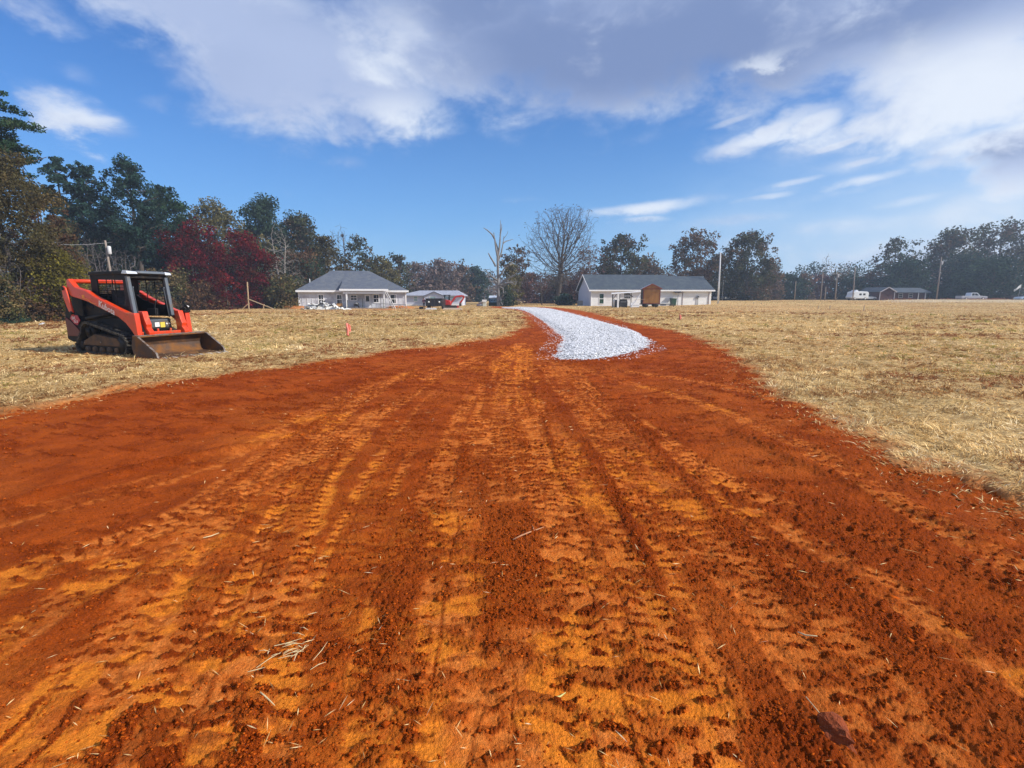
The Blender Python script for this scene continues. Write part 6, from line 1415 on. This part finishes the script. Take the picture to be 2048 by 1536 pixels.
dpath(S, [(997, 522), (1003, 505), (1006, 488), (1008, 472)], [.15, .12, .08, .04], .4); dpath(S, [(1006, 487), (1012, 482), (1018, 480), (1026, 477)], [.11, .08, .06, .03], .9); dpath(S, [(1007, 478), (1013, 470), (1016, 463)], [.05, .04, .02])
dpath(S, [(992, 533), (987, 523), (982, 515), (978, 507)], [.18, .14, .12, .08], -.4)
link('trunk', S.mesh('trunk', DEADB, 8), None, DT)
rr = random.Random(3); S = Segs()
def bough(pts, r): 
    dpath(S, pts, [r * (1 - .75 * i / (len(pts) - 1)) for i in range(len(pts))], rr.uniform(-1.6, -.2))
    for (a, b) in pts[1:]:
        for _ in range(2): dpath(S, [(a, b), (a + rr.uniform(-7, 7), b + rr.uniform(-7, 3)), (a + rr.uniform(-11, 11), b + rr.uniform(-10, 4))], [r * .38, r * .26, .03], rr.uniform(-.8, .8))
for pts in ([(996, 558), (1003, 548), (1007, 540), (1012, 534), (1019, 530)], [(996, 570), (1004, 566), (1011, 560), (1018, 556), (1026, 553)], [(997, 575), (1006, 571), (1014, 566), (1024, 566), (1030, 570)], [(995, 560), (988, 556), (982, 551), (976, 545)], [(996, 577), (988, 577), (981, 579), (973, 581)], [(997, 588), (990, 583), (986, 583), (982, 588)],
            [(1000, 604), (1004, 595), (1007, 588), (1006, 577), (1001, 573)], [(998, 592), (1002, 600), (1003, 606), (1005, 610)], [(1003, 612), (1007, 598), (1012, 594), (1014, 602), (1015, 610)], [(994, 566), (990, 562), (983, 564), (978, 558)]): bough(pts, .20)
link('boughs', S.mesh('boughs', DEADB, 5), None, DT)
n = 1500; c = np.stack([RNG.normal(1.35, .55, n), RNG.normal(.4, .6, n), np.abs(RNG.normal(1.0, .9, n))], 1)
link('ivy', cards('ivy', c, RNG.uniform(.15, .35, n), leaf_cols(n, 'greendark', RNG.integers(0, 20, n), 20), LEAF), None, DT)

# undergrowth along the wood edge and the far woods behind everything
def masses():
    line = np.array([tuple(P(a, b))[:2] for a, b in ((-900, 720), (-300, 674), (0, 650), (60, 645), (130, 638), (210, 630), (300, 625), (380, 620), (480, 617.5), (590, 616), (640, 613))])
    seg = np.hypot(*np.diff(line, axis=0).T); s = np.concatenate([[0], np.cumsum(seg)])
    n = 95000; u = RNG.uniform(0, s[-1], n) ; bx = np.interp(u, s, line[:, 0]); by = np.interp(u, s, line[:, 1])
    back = RNG.random(n) ** 1.3 * 9.0; px_, py_ = bx / by * back * .9 - back * .25, back
    h = (.5 + 2.6 * fbm(u * .22, back * .25, 3, 201)) * sstep(-.3, 2.6, back) + 1.1 * sstep(2, 8, back)
    z = RNG.random(n) ** .75 * h
    c = np.stack([bx + px_, by + py_, z + .05], 1); idx = (np.floor(u * .5).astype(int) * 5 + (back * .6).astype(int)); nid = idx.max() + 1
    col = np.empty((n, 3)); pick = fbm(u * .12, back * .2, 3, 205)
    for lo, hi, p in ((0, .42, 'shrub'), (.42, .52, 'rust'), (.52, .60, 'brownolive'), (.60, 1.1, 'greendark')):
        m = (pick >= lo) & (pick < hi)
        if m.any(): col[m] = leaf_cols(m.sum(), p, idx[m], nid)
    o = link('undergrowth', cards('undergrowth', c, np.clip(by * .0034, .10, .4) * RNG.uniform(.6, 1.5, n), col * .9, LEAF, 1.2)); tag(o, kind='stuff')
    tops = [(-1300, 330), (-400, 400), (0, 450), (300, 470), (600, 500), (700, 540), (760, 536), (830, 528), (900, 524), (960, 536), (1000, 556), (1060, 556), (1130, 556), (1200, 546), (1300, 540), (1400, 548), (1500, 545), (1560, 546), (1592, 545), (1616, 530), (1650, 523), (1700, 528), (1760, 530), (1850, 538), (2048, 540), (2500, 540)]
    C, Rr, Pid = [], [], []; pals = ['greendark', 'mauve', 'oakbrown', 'redbrown', 'pineblue', 'oakdark']; rr = random.Random(5)
    for k in range(500):
        px = rr.uniform(-1300, 2450); left = px < 640; Y = rr.uniform(190, 245) if not left else rr.uniform(72, 100) + (px < 0) * -25 + (px < -450) * -14
        if 640 <= px < 760: Y = rr.uniform(120, 170)
        t = np.interp(px, [a for a, _ in tops], [b for _, b in tops]) + rr.uniform(-3, 6); x = hx(px, Y); zt = hz(t, Y); R = Y * rr.uniform(.012, .026)
        hill = 1580 < px < 1770
        for q in range(3 if not left else 4):
            zc = zt - R * .8 - q * R * 1.15
            if zc < 0: break
            C.append((x + rr.uniform(-.3, .3) * R, Y + rr.uniform(-2, 2) - q * .8, max(zc, R * .4))); Rr.append(R * rr.uniform(.85, 1.2))
            Pid.append(rr.choice([0, 4, 0, 5] if (hill and q == 0) else [1, 2, 3, 0, 1] if not left else [0, 5, 2, 0]))
    C = np.array(C); Rr = np.array(Rr); Pid = np.array(Pid); n = 230000
    w = (Rr / C[:, 1]) ** 2; idx = RNG.choice(len(C), n, p=w / w.sum()); d = RNG.normal(size=(n, 3)); d /= np.linalg.norm(d, axis=1, keepdims=True); d *= RNG.random((n, 1)) ** .35
    c = C[idx] + d * Rr[idx][:, None]; c[:, 2] = np.maximum(c[:, 2], .2); col = np.empty((n, 3))
    for k, p in enumerate(pals):
        m = Pid[idx] == k
        if m.any(): col[m] = leaf_cols(m.sum(), p, idx[m], len(C))
    o = link('distant_woods', cards('distant_woods', c, C[idx][:, 1] * .0034 * RNG.uniform(.6, 1.4, n), col, LEAF)); tag(o, kind='stuff')
masses()
# ------------------------------------------------------------------ sky, sun, haze, camera
SUN_AZ, SUN_EL = 106.0, 36.0            # clockwise from +Y, above horizon
def azel(px, py):
    d = Vector(ray(px, py)).normalized(); return math.degrees(math.atan2(d.x, d.y)), math.degrees(math.asin(d.z))
CLOUDS = [  # centre px, half extents px, amount, tilt (deg)
 (430, 10, 260, 95, 1.0, 0), (600, 130, 200, 120, 1.0, 0), (740, 190, 150, 85, .9, 0), (712, 268, 52, 40, .6, 0), (930, 70, 300, 130, 1.0, 0),
 (1250, 70, 330, 140, 1.15, 0), (1600, 60, 330, 120, 1.0, 0), (1930, 40, 260, 110, 1.0, 0), (1900, 180, 190, 110, 1.1, 0), (2010, 300, 170, 95, .95, 0), (1790, 250, 110, 60, .6, 0),
 (1590, 255, 130, 34, .6, 12), (1320, 262, 150, 26, .35, 12), (1700, 330, 120, 22, .42, 10), (1740, 370, 170, 22, .42, 8), (1560, 375, 120, 14, .32, 6),
 (120, 225, 90, 48, .85, -8), (200, 255, 70, 30, .6, 0), (330, 225, 55, 35, .35, 0), (165, 145, 55, 28, .35, 0), (690, 325, 40, 20, .4, 0), (1060, 185, 60, 35, .45, 15),
 (1285, 416, 115, 13, .75, 4), (1290, 437, 60, 7, .5, 2), (1480, 440, 120, 14, .42, 2), (1700, 450, 260, 30, .5, 3), (1900, 430, 240, 50, .5, 3), (1950, 500, 330, 45, .55, 0), (1500, 490, 200, 22, .35, 0), (1050, 400, 60, 8, .2, 0),
 (1555, 258, 28, 18, .8, 15), (1625, 248, 62, 26, .85, 10), (1690, 285, 70, 8, .72, 12), (1780, 235, 70, 12, .65, 8), (1720, 325, 60, 8, .65, 8), (1730, 360, 90, 12, .72, 6), (1590, 365, 60, 8, .6, 6), (1850, 330, 60, 18, .65, 8), (1480, 235, 60, 8, .55, 12), (1530, 395, 70, 7, .55, 6), (1820, 400, 90, 12, .6, 5),
 (1000, -320, 1500, 330, 1.0, 0), (-100, -40, 200, 60, .7, 0)]
DARK = [(1180, 110, 320, 100, 1.0, -4), (930, 20, 180, 80, .8, 0), (1420, 80, 320, 110, .95, -8), (1780, 30, 330, 70, .75, 0), (1960, 322, 90, 28, .65, 5), (640, 40, 150, 70, .25, 0), (520, 150, 130, 70, .22, 0), (1700, 140, 110, 50, .3, 0)]
LIGHT = [(770, 110, 60, 90, .45, 0), (1920, 200, 190, 110, .95, 0), (200, 50, 110, 60, .4, 0), (1530, 125, 90, 18, .5, 12), (800, 225, 110, 40, .5, 0), (130, 215, 110, 50, .45, 0), (1980, 420, 200, 70, .6, 0), (1640, 245, 120, 40, .6, 0), (1290, 416, 130, 20, .8, 0), (1700, 380, 260, 60, .6, 0), (1750, 480, 400, 60, .4, 0)]
VEIL = [(1980, 480, 560, 130, 1.0, 0), (1850, 390, 330, 100, .5, 0), (1600, 455, 330, 55, .45, 0), (2000, 320, 260, 130, .6, 0), (1150, 560, 900, 60, .25, 0)]
def make_world():
    w = bpy.data.worlds.new('World'); scene.world = w; w.use_nodes = True
    nt = w.node_tree; nt.nodes.clear(); out = N(nt, 'ShaderNodeOutputWorld'); bg = N(nt, 'ShaderNodeBackground')
    nt.links.new(bg.outputs[0], out.inputs[0])
    sky = N(nt, 'ShaderNodeTexSky', sky_type='NISHITA'); sky.sun_disc = False
    sky.sun_elevation = math.radians(SUN_EL); sky.sun_rotation = math.radians(SUN_AZ)
    sky.altitude = 100; sky.air_density = 1.0; sky.dust_density = .6; sky.ozone_density = 2.2
    tc = N(nt, 'ShaderNodeTexCoord'); sep = N(nt, 'ShaderNodeSeparateXYZ'); nt.links.new(tc.outputs['Generated'], sep.inputs[0])
    X, Y, Z = sep.outputs
    az = math_node(nt, 'MULTIPLY', math_node(nt, 'ARCTAN2', X, Y), 180 / math.pi)
    el = math_node(nt, 'MULTIPLY', math_node(nt, 'ARCSINE', Z), 180 / math.pi)
    # flat cloud deck seen in perspective
    zc = math_node(nt, 'ADD', math_node(nt, 'MAXIMUM', Z, 0.0), .30)
    cv = N(nt, 'ShaderNodeCombineXYZ'); nt.links.new(math_node(nt, 'DIVIDE', X, zc), cv.inputs[0]); nt.links.new(math_node(nt, 'DIVIDE', Y, zc), cv.inputs[1])
    n1 = noise(nt, cv.outputs[0], 1.9, 9, .55, .15)
    mp = N(nt, 'ShaderNodeMapping'); nt.links.new(cv.outputs[0], mp.inputs[0]); mp.inputs['Location'].default_value = (5.2, 1.7, 3.0)
    mp2 = N(nt, 'ShaderNodeMapping'); nt.links.new(tc.outputs['Generated'], mp2.inputs[0]); mp2.inputs['Scale'].default_value = (1.0, 1.0, 1.7); n2 = noise(nt, mp2.outputs[0], 8.5, 10, .62, .25)
    n3 = noise(nt, mp.outputs[0], .9, 4, .5, .2)
    # wobble so that cloud outlines are ragged
    azw = math_node(nt, 'ADD', az, math_node(nt, 'MULTIPLY_ADD', n1, 22, -11)); elw = math_node(nt, 'ADD', el, math_node(nt, 'MULTIPLY_ADD', n2, 7, -3.5))
    def blobs(lst, A, E):
        tot = None
        for px, py, sx, sy, amt, tilt in lst:
            a0, e0 = azel(px, py); da = max(.6, abs(azel(px + sx, py)[0] - azel(px - sx, py)[0]) / 2); de = max(.35, abs(azel(px, py + sy)[1] - azel(px, py - sy)[1]) / 2)
            t = math.radians(tilt) ; u = math_node(nt, 'SUBTRACT', A, a0); v = math_node(nt, 'SUBTRACT', E, e0)
            uu = math_node(nt, 'ADD', math_node(nt, 'MULTIPLY', u, math.cos(t) / da), math_node(nt, 'MULTIPLY', v, math.sin(t) / da))
            vv = math_node(nt, 'SUBTRACT', math_node(nt, 'MULTIPLY', v, math.cos(t) / de), math_node(nt, 'MULTIPLY', u, math.sin(t) / de))
            d2 = math_node(nt, 'ADD', math_node(nt, 'MULTIPLY', uu, uu), math_node(nt, 'MULTIPLY', vv, vv))
            g = math_node(nt, 'MULTIPLY', math_node(nt, 'EXPONENT', math_node(nt, 'MULTIPLY', d2, -.75)), amt)
            tot = g if tot is None else math_node(nt, 'MAXIMUM', tot, g)
        return tot
    aws = math_node(nt, 'ADD', az, math_node(nt, 'MULTIPLY_ADD', n2, 6, -3)); ews = math_node(nt, 'ADD', el, math_node(nt, 'MULTIPLY_ADD', n2, 1.6, -.8))
    big = [c for c in CLOUDS if c[3] > 30]; small = [c for c in CLOUDS if c[3] <= 30]
    back = ramp(nt, math_node(nt, 'ABSOLUTE', az), 62, 85)                       # broken cloud all round, out of the photograph too
    B = math_node(nt, 'MAXIMUM', math_node(nt, 'MAXIMUM', blobs(big, azw, elw), blobs(small, aws, ews)), math_node(nt, 'MULTIPLY', back, .55))
    dens = math_node(nt, 'ADD', B, math_node(nt, 'ADD', math_node(nt, 'MULTIPLY_ADD', n1, 1.1, -.55), math_node(nt, 'MULTIPLY_ADD', n2, .55, -.275)))
    a = ramp(nt, dens, .15, .82)
    D = math_node(nt, 'ADD', blobs(DARK, azw, elw), math_node(nt, 'MULTIPLY', back, .25))
    L = math_node(nt, 'ADD', blobs(LIGHT, azw, elw), math_node(nt, 'MULTIPLY', back, .35))
    edge_lit = math_node(nt, 'MULTIPLY_ADD', ramp(nt, dens, .95, .35), .28, -.10)
    dk = math_node(nt, 'ADD', D, math_node(nt, 'MULTIPLY_ADD', n3, .7, -.35))
    lt = math_node(nt, 'ADD', math_node(nt, 'ADD', L, edge_lit), math_node(nt, 'MULTIPLY_ADD', n2, 1.5, -.75))
    cl = mixc(nt, ramp(nt, dk, .05, .95), SKY['lav'], SKY['grey'])
    cl = mixc(nt, math_node(nt, 'MULTIPLY', ramp(nt, lt, -.05, .75), .95), cl, SKY['white'])
    blue = mixc(nt, 1.0, sky.outputs[0], SKY['tint'], 'MULTIPLY')
    low = math_node(nt, 'EXPONENT', math_node(nt, 'MULTIPLY', math_node(nt, 'MAXIMUM', el, 0.0), -.075))
    blue = mixc(nt, math_node(nt, 'MULTIPLY', low, .92), blue, SKY['low'])
    veil = math_node(nt, 'MULTIPLY', blobs(VEIL, azw, elw), math_node(nt, 'MULTIPLY_ADD', n2, .9, .5), clamp=True)
    blue = mixc(nt, veil, blue, SKY['veil'])
    c = mixc(nt, math_node(nt, 'MULTIPLY', a, .96), blue, cl)
    nt.links.new(c, bg.inputs[0]); bg.inputs[1].default_value = SKY['k']
    w.cycles.sampling_method = 'MANUAL'; w.cycles.sample_map_resolution = 1024
k_ = .1; kk_ = .1 * 1.30
SKY = dict(k=k_, tint=(.05, .42, 1.0), low=tuple(v / kk_ for v in (.34, .62, .88)), white=tuple(v / kk_ for v in (.80, .86, .95)), veil=tuple(v / kk_ for v in (.60, .74, .90)), lav=tuple(v / kk_ for v in (.42, .51, .74)), grey=tuple(v / kk_ for v in (.20, .28, .50)))
make_world()
sl = bpy.data.lights.new('sun', 'SUN'); sl.energy = 4.0; sl.angle = math.radians(1.2); sl.color = (1.0, .93, .82)
so = bpy.data.objects.new('sun', sl); COL.objects.link(so)
sd_ = Vector((math.sin(math.radians(SUN_AZ)) * math.cos(math.radians(SUN_EL)), math.cos(math.radians(SUN_AZ)) * math.cos(math.radians(SUN_EL)), math.sin(math.radians(SUN_EL))))
so.rotation_euler = sd_.to_track_quat('Z', 'Y').to_euler()

cd = bpy.data.cameras.new('camera'); cd.sensor_width = 36; cd.lens = 36 * F / 2048; cd.clip_start = .05; cd.clip_end = 4000
co = bpy.data.objects.new('camera', cd); COL.objects.link(co); co.location = (0, 0, CAMH); co.rotation_euler = (math.pi / 2 - TH, 0, 0)
scene.camera = co

def make_haze():
    mb = MB().box(-420, 420, -30, 420, -1.2, 34); m, nt, out = newmat('haze_air')
    v = N(nt, 'ShaderNodeVolumePrincipled'); v.inputs['Color'].default_value = (.66, .80, 1, 1); v.inputs['Density'].default_value = HAZE; v.inputs['Anisotropy'].default_value = .1
    nt.links.new(v.outputs[0], out.inputs['Volume']); o = mb.build('haze', m); tag(o, kind='stuff')
HAZE = .0008
if HAZE: make_haze()
vs = scene.view_settings; vs.view_transform = 'Standard'; vs.look = 'None'; vs.exposure = 0.5; vs.gamma = 1.0
scene.render.engine = 'CYCLES'; cy = scene.cycles
cy.max_bounces = 5; cy.diffuse_bounces = 2; cy.glossy_bounces = 2; cy.transmission_bounces = 2; cy.volume_bounces = 0; cy.transparent_max_bounces = 4
cy.caustics_reflective = False; cy.caustics_refractive = False; cy.use_adaptive_sampling = True; cy.adaptive_threshold = .015
cy.use_denoising = True
try: cy.denoiser = 'OPENIMAGEDENOISE'; cy.denoising_prefilter = 'ACCURATE'
except Exception: pass
